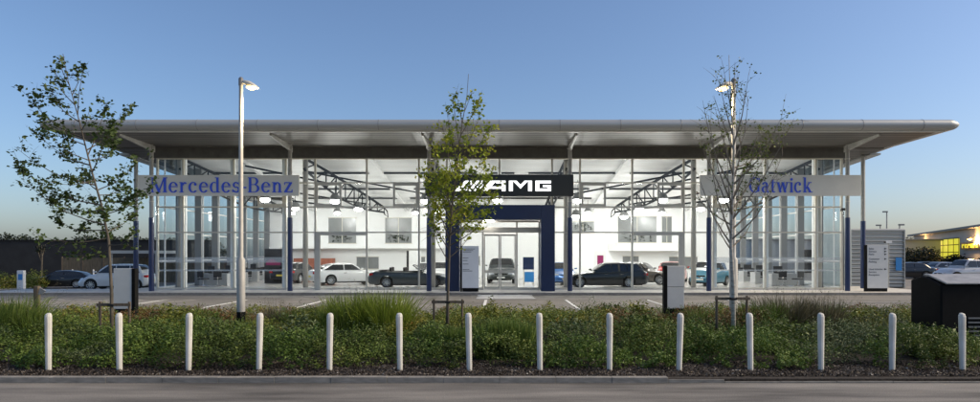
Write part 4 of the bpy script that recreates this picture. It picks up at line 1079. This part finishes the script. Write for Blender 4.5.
hw_ = yy*.80+1.2
xx = (rng.random(n)*2-1)*hw_
keep = rng.random(n) < hw_/hw_.max()*1.0+.25
xx, yy = xx[keep], yy[keep]
hh = hfield(xx, yy); dep = rng.random(len(xx))**1.6*.7
clump = .55*vnoise(xx,yy,.30,77)+.45*vnoise(xx,yy,.13,78)
zz = .07+(hh-.07)*(1-dep)+rng.normal(0,.02,len(xx))+(clump-.5)*.42
ok = (hh > .13) & (zz > .08) & ((clump > .40) | (dep > .60))
xx, yy, zz = xx[ok], yy[ok], zz[ok]
sp = species(xx, yy)
lab = ['dense dark green ground cover leaves behind the bollards','golden green low shrub leaves at the back of the bed','russet tinted low shrub leaves at the back of the bed','silvery green low foliage patches in the bed','brighter mid green low foliage patches in the bed']
for k, (nm, mt, sz) in enumerate((('ground_cover','leaf_cover',.055),('golden_ground_cover','leaf_gold',.055),('russet_ground_cover','leaf_red',.055),('silver_ground_cover','leaf_silver',.045),('bright_ground_cover','leaf_bright',.06))):
    q = sp == k
    o = leaves(nm, np.stack([xx[q],yy[q],zz[q]],1), sz, mt, at=(0,15,.07), upbias=.25, aspect=.45)
    tag(o, lab[k], 'ground cover', kind='stuff')
# upright and arching sprays that break the surface of the cover
n = 14000
x = (rng.random(n)*2-1)*13; y = 11.9+rng.random(n)**1.2*8.5; h_ = hfield(x,y); q = (h_ > .25) & (vnoise(x,y,.8,91) > .45)
x, y, h_ = x[q], y[q], h_[q]; k_ = 9
base = np.stack([x,y,h_-.12],1); dirv = rng.normal(size=(len(x),3)); dirv[:,2] = np.abs(dirv[:,2])+1.0; dirv /= np.linalg.norm(dirv,axis=1)[:,None]
L_ = rng.uniform(.14,.34,(len(x),1))
t_ = np.tile(np.linspace(.25,1,k_),len(x))[:,None]
c_ = np.repeat(base,k_,0)+np.repeat(dirv*L_,k_,0)*t_+rng.normal(0,.014,(len(x)*k_,3))
o = leaves('cover_sprays', c_, .045, 'leaf_bright', at=(0,15,.07), upbias=.1, aspect=.4); tag(o, 'fine leafy sprays standing up out of the ground cover', 'ground cover', kind='stuff')
# bark and gravel mulch
n = 42000
x = (rng.random(n)*2-1)*11.5; y = 10.8+rng.random(n)**1.2*1.5
o = leaves('mulch', np.stack([x,y,.078+rng.random(n)*.02],1), .034, 'chip', at=(0,11.4,.07), upbias=1.2, aspect=.8, fold=.9)
tag(o, 'dark bark and gravel mulch strip behind the kerb', 'mulch', kind='stuff')

def grass(px, D, h, spread, nb, mtl, label, lean=.35, wd=.010, heads=0, name='grass_clump', zb_=.07):
    x = X_(px,D); o = thing(name, label, 'plant', (x,D,zb_), group='grass clumps in the bed')
    r = rng.random(nb)**.6*spread*.45; a = rng.random(nb)*2*math.pi
    ro = np.stack([x+r*np.cos(a), D+r*np.sin(a)*.8, np.full(nb,zb_)],1)
    a2 = a+rng.normal(0,.6,nb); out = np.abs(rng.normal(.0,1,nb))*lean*spread*.8
    hh = h*rng.uniform(.55,1.05,nb)
    ti = ro+np.stack([np.cos(a2)*out, np.sin(a2)*out, hh],1)
    blades('blades', ro, ti, wd, mtl, o)
    if heads:
        q = rng.integers(0,nb,heads); rt = ro[q]; tp_ = ti[q]+np.array([0,0,h*.25])
        blades('flower_stems', rt, tp_, wd*.5, 'grass_tan', o, droop=.05)
        c_ = np.repeat(tp_,7,0)+rng.normal(0,.02,(heads*7,3))*np.array([1,1,3])-np.array([0,0,.05])
        leaves('seed_heads', c_, .03, 'grass_tan', o, upbias=0, aspect=.3)['kind'] = 'stuff'
    return o
gl = [(354,15.6,1.12,1.25,620,'grass_lime','lime green arching grass clump, left one of the bright pair'),(386,15.5,1.18,1.25,660,'grass_lime','lime green arching grass clump, right one of the bright pair'),
      (333,15.2,.85,.9,320,'grass_green','green grass clump just left of the bright lime pair'),(300,16.2,.72,.8,220,'grass_green','loose green grass clump between the fourth and fifth bollards'),(275,16.8,.70,.6,170,'grass_tan','thin straw-coloured grass clump right of the tall lamp post'),
      (12,15.0,1.12,1.4,560,'grass_green','large green grass clump at the left edge of the photo'),(34,14.8,.8,.8,260,'grass_green','green grass clump at the foot of the wooden marker post'),(-8,14.5,1.0,1.0,260,'grass_green','green grass clump cut by the left edge'),
      (762,15.6,.95,1.0,420,'grass_green','green grass clump directly right of the birch stakes'),(788,15.8,1.05,1.25,520,'grass_tan','brown feathery grass clump with seed heads, left of two'),(818,15.8,.98,1.1,440,'grass_tan','brown feathery grass clump with seed heads, right of two'),(830,16.8,.75,.7,220,'grass_green','low green grass clump right of the brown feathery pair'),
      (700,16.5,.68,.7,220,'grass_green','green grass clump between the right sign box and the birch'),(250,15.2,.55,.7,180,'grass_lime','low lime grass tuft behind the fourth bollard')]
for i,(px,D,h,s_,nb,mt,lb) in enumerate(gl):
    grass(px,D,h,s_,int(nb*1.8),mt,lb, heads=(60 if mt == 'grass_tan' else (36 if nb > 400 else 12)), wd=.011)
# upright rosemary-like spikes near the kerb
for i,(px,D,h,lb) in enumerate(((486,12.7,.72,'upright bright green spiky plant just right of the seventh bollard'),(505,12.8,.78,'tallest upright green spiky plant between the seventh and eighth bollards'),(522,12.7,.70,'upright green spiky plant left of the eighth bollard'),(456,13.0,.6,'upright green spiky plant in front of the yellow-green tree'),(432,13.3,.5,'small upright green spiky plant left of the yellow-green tree'))):
    grass(px,D,h,.48,330,'grass_green',lb,lean=.18,wd=.018,name='spiky_plant')
def shrub(px, D, r, h, mt, label, n=2600, ls=.05):
    x = X_(px,D); o = thing('shrub', label, 'shrub', (x,D,.07))
    v = rng.normal(size=(n,3)); v[:,2] = np.abs(v[:,2]); v /= np.linalg.norm(v,axis=1)[:,None]
    lump = 1+.28*np.sin(v[:,0]*7+px)*np.cos(v[:,1]*6+D)+.18*np.sin(v[:,2]*11+px)
    rad = lump*rng.random(n)**.35
    c_ = np.stack([x+v[:,0]*r*rad, D+v[:,1]*r*rad, .09+v[:,2]*h*rad],1)
    leaves('foliage', c_, ls, mt, o, upbias=.5, aspect=.5)
    st_ = MB()
    for k in range(7):
        a = k*.9; st_.tube([(x,D,.07),(x+math.cos(a)*r*.6,D+math.sin(a)*r*.6,h*.75)], [.012,.004], 5)
    st_.build('stems', 'twig', o)
    return o
shr = [(592,18.3,.55,.62,'leaf_cover','dark rounded shrub standing just behind the ninth bollard'),(615,18.0,.5,.60,'leaf_cover','dark rounded shrub between the ninth bollard and the right sign box'),(640,18.6,.4,.42,'leaf_gold','small golden shrub left of the right sign box'),(655,17.6,.4,.40,'leaf_red','russet shrub at the foot of the right sign box'),
       (520,17.8,.6,.50,'leaf_gold','rounded golden shrub in front of the entrance crossing'),(492,18.0,.55,.48,'leaf_gold','rounded golden shrub left of the entrance crossing'),(548,18.2,.5,.42,'leaf_gold','golden shrub behind the eighth bollard'),
       (215,17.5,.5,.42,'leaf_red','russet shrub left of the tall lamp post'),(175,17.2,.55,.45,'leaf_gold','golden shrub between the left sign box and tall lamp post'),(155,17.8,.5,.40,'leaf_red','russet shrub right of the left sign box'),(80,17.0,.6,.5,'leaf_gold','golden shrub behind the first two bollards'),
       (855,17.5,.6,.42,'leaf_gold','golden shrub right of the grass clumps near the bin'),(885,17.2,.5,.5,'leaf_cover','green shrub left of the black storage bin'),(570,14.2,.6,.55,'leaf_silver','silvery shrub between the eighth and ninth bollards'),(640,14.0,.6,.52,'leaf_cover','broad green shrub between the ninth and tenth bollards'),
       (700,13.4,.55,.5,'leaf_cover','broad green shrub in front of the birch'),(225,13.6,.6,.52,'leaf_cover','broad green shrub between the third and fourth bollards'),(300,13.4,.6,.5,'leaf_silver','silvery green shrub between the fourth and fifth bollards'),(370,13.2,.5,.5,'leaf_cover','green shrub between the fifth and sixth bollards'),
       (80,13.6,.6,.5,'leaf_cover','broad green shrub between the first two bollards'),(150,13.4,.55,.5,'leaf_cover','broad green shrub between the second and third bollards'),(860,13.8,.6,.48,'leaf_cover','broad green shrub left of the storage bin'),(790,13.6,.6,.5,'leaf_cover','broad green shrub in front of the brown grasses'),(930,12.8,.5,.45,'leaf_cover','green shrub spilling in front of the storage bin')]
for i_, s_ in enumerate(shr):
    px_,D_,r_,h_,m_n,lb_ = s_
    shrub(px_,D_,r_*(1,1.15,.85)[i_%3],h_*(1.2,1.05,1.4)[i_%3],m_n,lb_,n=(2600,1500,1100)[i_%3],ls=(.05,.085,.105)[i_%3])

# ------------------------------------------------------------------ left background
def far_tree(name, label, px, D, ztop, zcr, rx, mt, n=2600, trunk_r=.12, ls=.22, z0=-.5, seed=0, group=None):
    x = X_(px,D); o = thing(name, label, 'tree', (x,D,z0), group=group); rr = np.random.default_rng(seed)
    MB().tube([(x,D,z0),(x+.1,D,zcr),(x+.05,D,(zcr+ztop)/2)], [trunk_r,trunk_r*.8,trunk_r*.35], 7).build('trunk', 'bark', o)
    k = 16; cc = np.stack([rr.normal(0,.42,k)*rx, rr.normal(0,.42,k)*rx, rr.random(k)],1); rs = rr.uniform(.25,.5,k)
    q = rr.integers(0,k,n); v = rr.normal(size=(n,3)); v /= np.linalg.norm(v,axis=1)[:,None]
    rad = rr.random(n)**.5*rs[q]*rx
    hgt = ztop-zcr
    c_ = np.stack([x+cc[q,0]+v[:,0]*rad, D+cc[q,1]+v[:,1]*rad, zcr+hgt*(.12+.7*cc[q,2]*(1-.5*np.abs(cc[q,0])/rx))+v[:,2]*rad*.7],1)
    c_[:,2] = np.minimum(c_[:,2], ztop)
    br = MB()
    for i in range(k): br.tube([(x,D,zcr*.8+z0*.2),(x+cc[i,0],D+cc[i,1],zcr+hgt*(.12+.7*cc[i,2]))], [trunk_r*.4,.02], 5)
    br.build('branches', 'bark', o)
    leaves('crown', c_, ls, mt, o, upbias=.2, aspect=.7)
    return o
o = thing('boundary_wall', 'long dark wall behind the parked cars on the far left', 'wall', (-60,66,-.5))
MB().box(-110,-29,66,66.4,-.6,Z_(241,66)).build('wall', 'dark_wall', o)
box('coping', 'steel_dark', -110,-28.9,65.9,66.5,Z_(241,66)+.001,Z_(241,66)+.12, o)
# timber fence panels
for i in range(9):
    D = 60; x0 = X_(62,D)+i*1.9 if i < 4 else X_(62,D)+i*1.9
    if x0 > -23: break
    o = thing('fence_panel', 'timber fence panel %s' % ['at the left end, behind the black coupe','second from the left behind the black coupe','third from the left, above the coupe tail','fourth from the left, between coupe and white car','fifth, above the white car bonnet','sixth, above the white car windscreen','seventh, above the white car roof','eighth, right of the white car roof','last, by the blue columns'][i], 'fence', (x0,D,-.5), group='fence panels behind the parked cars')
    pn = MB()
    for k in range(12): pn.box(x0+.05+k*.152,x0+.05+k*.152+.145,D,D+.02+.004*(k%2),-.5,1.75)
    pn.build('boards', 'fence_wood', o); box('post', 'wood', x0-.05,x0+.04,D-.03,D+.07,-.5,1.85, o)
# carport canopy
D = 56
o = thing('carport', 'low flat-roofed canopy with pale edge behind the white car', 'canopy', (X_(128,D),D,-.5))
box('roof', 'clad', X_(108,D),X_(158,D),D,D+5,Z_(253.5,D),Z_(250.5,D), o)
for px in (110,132,154): MB().tube([(X_(px,D),D+.3,-.5),(X_(px,D),D+.3,Z_(253.5,D)-.002)], .06, 8).build('post', 'galv', o)
lt = [(8,72,5.0,1.0,3.2,'broad dark tree crown at the far left edge of the skyline'),(32,74,4.2,1.0,2.6,'low dark tree second from the left on the skyline'),(62,71,4.0,.8,2.4,'low dark tree above the black coupe'),(88,70,4.6,.8,2.6,'dark tree behind the left tree trunk'),(108,73,4.9,.9,2.8,'dark tree just right of the left tree trunk'),(132,72,5.2,.9,2.8,'dark tree left of the blue columns'),(150,75,4.6,.9,2.6,'dark tree between the left blue columns'),
      (180,80,4.6,.8,3,'dark tree seen through the left wing glass'),(205,84,4.8,.8,3,'second dark tree seen through the left wing glass'),(-20,72,4.6,1,3,'dark tree beyond the left edge')]
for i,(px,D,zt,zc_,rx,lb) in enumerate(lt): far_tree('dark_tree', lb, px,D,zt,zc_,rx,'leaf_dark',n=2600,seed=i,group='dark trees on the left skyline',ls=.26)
far_tree('slender_tree','slender young tree with tan trunk above the hedge at far left',41,53,3.6,2.0,.6,'leaf_dark',n=260,trunk_r=.07,ls=.14,seed=40)
for i,(px,D,r,h,mt,lb) in enumerate(((8,46,1.1,1.1,'leaf_gold','yellowish hedge bush at the left edge behind the car park'),(26,47,1.0,1.0,'leaf_cover','green hedge bush left of the black coupe'),(36,48.5,.9,1.1,'leaf_gold','yellowish hedge bush touching the black coupe'),(-8,46,1.2,1.2,'leaf_cover','green hedge bush beyond the left edge'))):
    shrub(px,D,r,h,mt,lb,n=2200,ls=.12).location.z = -.35
# small sign pillar, marker posts
D = 44; x = X_(20,D)
o = thing('ticket_pillar', 'small white pillar with blue panel at the far left edge', 'pillar', (x,D,-.25))
box('case', 'white_paint', x-.22,x+.22,D,D+.25,-.25,Z_(270.5,D), o, bevel=.02); box('panel', 'sign_blue', x-.12,x+.16,D-.012,D-.001,.35,.75, o)
for px,lb in ((72.5,'short white marker post left behind the black coupe'),(93.5,'short white marker post above the white car bonnet')):
    D = 55; x = X_(px,D); o = MB().lathe([(.06,0),(.06,1.25),(.03,1.3)], (0,0,0), 10).build('marker_post', 'white_paint'); o.location = (x,D,-.5); tag(o, lb, 'post', 'white marker posts by the fence')

# ------------------------------------------------------------------ right background
D = 40.5
x0, x1 = X_(851,D), X_(903,D)
o = thing('louvred_enclosure', 'grey louvred plant enclosure right of the showroom', 'enclosure', ((x0+x1)/2,D,0))
box('wall', 'louvre', x0,x1,D,D+4,0,Z_(231,D), o)
sl = MB()
zt = Z_(231,D)
for k in range(15): 
    z = .35+k*.235
    sl.add([(x0-.02,D-.02,z),(x1+.02,D-.02,z),(x1+.02,D-.10,z-.06),(x0-.02,D-.10,z-.06),(x0-.02,D-.02,z+.03),(x1+.02,D-.02,z+.03),(x1+.02,D-.10,z-.03),(x0-.02,D-.10,z-.03)], [(0,3,2,1),(4,5,6,7),(0,1,5,4),(1,2,6,5),(2,3,7,6),(3,0,4,7)])
sl.build('louvres', 'clad', o)
MB().box(x0-.05,x0-.021,D-.12,D+4.02,0,zt).box(x1+.021,x1+.07,D-.12,D+4.02,0,zt).box(x0-.05,x1+.07,D-.12,D+4.02,zt+.001,zt+.08).build('edge_trim', 'clad', o)
o2 = thing('wall_poster', 'narrow blue notice on the louvred enclosure beside the totem', 'notice', (X_(897,D),D-.12,1))
box('panel', 'sign_blue', X_(894.5,D),X_(900.5,D),D-.14,D-.115,Z_(270.5,D),Z_(257.5,D), o2)
x = X_(888.5,38.5)
o = thing('security_camera', 'white security camera on a bracket above the direction totem', 'camera', (x,38.5,2.3))
MB().tube([(x,38.5,.11),(x,38.5,2.75)], .04, 8).build('pole', 'galv', o); box('housing', 'white_paint', x-.22,x+.12,38.35,38.55,2.72,2.88, o, bevel=.02); box('lens_hood', 'slot', x-.26,x-.222,38.38,38.52,2.74,2.85, o)
x = X_(842.5,36.0)
o = thing('flood_light', 'small black floodlight on a stem left of the last right blue column', 'floodlight', (x,35.9,3.4))
MB().tube([(x,35.9,.11),(x,35.9,4.45)], .02, 8).build('stem', 'steel_dark', o); MB().add([(x-.16,35.8,4.45),(x+.16,35.8,4.5),(x+.16,35.95,4.5),(x-.16,35.95,4.45),(x-.12,35.8,4.62),(x+.12,35.8,4.62),(x+.12,35.95,4.62),(x-.12,35.95,4.62)],[(0,3,2,1),(4,5,6,7),(0,1,5,4),(1,2,6,5),(2,3,7,6),(3,0,4,7)]).build('head', 'slot', o)
# path marker
D = 42; x = X_(900,D); o = MB().lathe([(.05,0),(.05,.95),(.02,1.0)], (0,0,0), 10).build('marker_post', 'white_paint'); o.location = (x,D,0); tag(o, 'thin white marker post right of the louvred enclosure', 'post')

# retail unit with yellow window
Rb = thing('retail_unit', 'pale grey flat-roofed retail unit with a glowing yellow window, far right', 'building', (66,95,0))
xl, xr = 58.4, 42.4
yl, yr = 92.0, 54.5       # the front runs obliquely towards the viewer
def fx(u): return xl+(xr-xl)*u
def fy(u): return yl+(yr-yl)*u
ZR = 4.6
def quadwall(mb, u0,u1,z0,z1,off,th=.1):
    nx_, ny_ = (yr-yl), -(xr-xl); l = math.hypot(nx_,ny_); nx_/=l; ny_/=l
    pts = []
    for o_ in (off, off-th):
        for u, z in ((u0,z0),(u1,z0),(u1,z1),(u0,z1)): pts.append((fx(u)+nx_*o_, fy(u)+ny_*o_, z))
    mb.add(pts, [(0,1,2,3),(7,6,5,4),(0,4,5,1),(1,5,6,2),(2,6,7,3),(3,7,4,0)])
    return mb
quadwall(MB(), 0,1,0,ZR,0,12).build('wall', 'clad', Rb)
quadwall(MB(), -.02,1,ZR+.001,ZR+.22,.7,13).build('roof', 'alu_dark', Rb)
def u_of(px):
    k = (px-CX)/F; return (k*yl-xl)/((xr-xl)-k*(yr-yl))
w_ = quadwall(MB(), u_of(938.5),u_of(959.5),1.5,3.75,.06,.05).build('window', 'yellow_window', Rb)
fm = MB()
for px in (938.3,943.5,949,954.3,959.7): quadwall(fm, u_of(px)-.0012,u_of(px)+.0012,1.45,3.8,.10,.035)
for z in (1.45,2.3,3.1,3.8): quadwall(fm, u_of(938.3),u_of(959.7),z-.04,z+.04,.103,.03)
fm.build('frame', 'steel_dark', w_)
for (p0,p1,z0,z1,mt,txt,lb) in ((915,933,2.5,3.25,'sign_black','STORE','dark shop sign with red letters left of the yellow window'),(963.5,984,2.55,3.25,'sign_black','SUPER','dark shop sign with yellow letters right of the yellow window')):
    o = thing('shop_sign', lb, 'sign', (fx(u_of((p0+p1)/2)),fy(u_of((p0+p1)/2)),z0))
    quadwall(MB(), u_of(p0),u_of(p1),z0,z1,.25,.15).build('board', mt, o)
    ng = 6; lt_ = MB()
    u0, u1 = u_of(p0+1.5), u_of(p1-1.5)
    for k in range(ng):     # illegible at this distance: plain upright strokes of letter size
        a = u0+(u1-u0)*k/ng; b = a+(u1-u0)/ng*.72
        quadwall(lt_, a,a+(b-a)*.35,z0+.16,z1-.16,.28,.028); quadwall(lt_, a+(b-a)*.36,b,z1-.3,z1-.16,.28,.028)
        if k%2: quadwall(lt_, a+(b-a)*.36,b,z0+.16,z0+.30,.28,.028)
    lt_.build('lettering', 'sign_red' if txt == 'STORE' else 'yellow_window', o)
    pm = (p0+p1)/2; u = u_of(pm+ (0 if p0 < 950 else 1))
    lo = thing('wall_lamp', 'small lit orange lamp above the shop sign %s of the yellow window' % ('left' if p0 < 950 else 'right'), 'lamp', (fx(u)-.7,fy(u)-.3,z1+.35), group='orange lamps over the shop signs')
    MB().lathe([(.05,.12),(.17,.05),(.2,0)], tuple(lo.location), 12).build('shade', 'alu_dark', lo); MB().lathe([(.05,-.16),(.2,-.10),(.2,-.02),(.05,-.01)], tuple(lo.location), 12).build('bulb', 'lamp_orange', lo)
    MB().tube([tuple(lo.location+Vector((0,0,.1))), (fx(u)-.01,fy(u),z1+.55)], .03, 6).build('arm', 'alu_dark', lo)
    ld = bpy.data.lights.new('wall_light','POINT'); ld.energy = 520; ld.color = (1,.55,.2); ld.shadow_soft_size = .2
    l = bpy.data.objects.new('wall_light', ld); C.objects.link(l); l.parent = lo; l.location = (-.1,-.3,-.35)
for i,(px,D,zt,zc_,rx,lb) in enumerate(((902,70,2.9,.5,2.6,'round dark tree right of the louvred enclosure'),(915,66,3.3,.4,2.2,'bushy dark tree below the left shop sign'),(929,68,3.0,.4,2.0,'low dark tree left of the yellow window'),(945,64,2.1,.2,1.8,'low dark tree below the yellow window'),(960,60,2.2,.3,1.6,'low dark tree below the right shop sign'),(976,57,2.1,.2,1.3,'low dark tree at the right edge'),(905,160,6.5,1,6,'distant pale tree line crown above the far right car park'))):
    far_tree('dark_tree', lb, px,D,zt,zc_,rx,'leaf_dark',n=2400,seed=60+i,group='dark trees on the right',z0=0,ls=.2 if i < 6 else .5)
# dark trees beyond the right wing glass, behind the hall
for i,(px,D) in enumerate(((760,86),(790,84),(820,88),(842,86))):
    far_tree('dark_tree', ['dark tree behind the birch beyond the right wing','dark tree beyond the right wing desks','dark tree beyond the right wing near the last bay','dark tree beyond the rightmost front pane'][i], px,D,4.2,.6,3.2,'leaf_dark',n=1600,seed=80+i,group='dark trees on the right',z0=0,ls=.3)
o = thing('grey_warehouse', 'plain grey warehouse seen beyond the right wing glass', 'building', (38,74,0))
box('wall', 'clad', 29,50,74,84,0,3.6, o); box('roof', 'alu_dark', 28.8,50.2,73.8,84.2,3.601,3.8, o); box('door', 'dark_wall', 34,37,73.95,73.995,0,2.6, o)

# ------------------------------------------------------------------ sky and sun
w = bpy.data.worlds.new('World'); scene.world = w; w.use_nodes = True
nt = w.node_tree; bg = nt.nodes['Background']
tint = nt.nodes.new('ShaderNodeMix'); tint.data_type = 'RGBA'; tint.blend_type = 'MULTIPLY'; tint.inputs[0].default_value = 1; tint.inputs[7].default_value = (1.07,1.0,0.96,1)
sky = nt.nodes.new('ShaderNodeTexSky'); sky.sky_type = 'NISHITA'; sky.sun_disc = False
SE, SR = 34.0, 94.0
sky.sun_elevation = R(SE); sky.sun_rotation = R(SR); sky.air_density = 1.0; sky.dust_density = 1.8; sky.ozone_density = 6.0; sky.altitude = 50
nt.links.new(sky.outputs[0], tint.inputs[6]); nt.links.new(tint.outputs[2], bg.inputs['Color']); bg.inputs['Strength'].default_value = 0.122
sl_ = bpy.data.lights.new('sun', 'SUN'); sl_.energy = 2.7; sl_.angle = R(28); sl_.color = (1,.82,.56)
so = bpy.data.objects.new('sun', sl_); C.objects.link(so)
d = Vector((math.sin(R(SR))*math.cos(R(SE)), math.cos(R(SR))*math.cos(R(SE)), math.sin(R(SE))))
so.rotation_euler = d.to_track_quat('Z','Y').to_euler()

# ------------------------------------------------------------------ camera
cam = bpy.data.cameras.new('camera'); co = bpy.data.objects.new('camera', cam); C.objects.link(co)
cam.sensor_width = 36; cam.lens = F/980*36; cam.shift_x = -(CX-490)/980; cam.shift_y = (HZ-201)/980
cam.clip_end = 2000; co.location = (0,0,EYE); co.rotation_euler = (R(90),0,0)
scene.camera = co
vs = scene.view_settings; vs.view_transform = 'Standard'; vs.look = 'None'; vs.gamma = 1; vs.exposure = 0.38; vs.use_curve_mapping = False
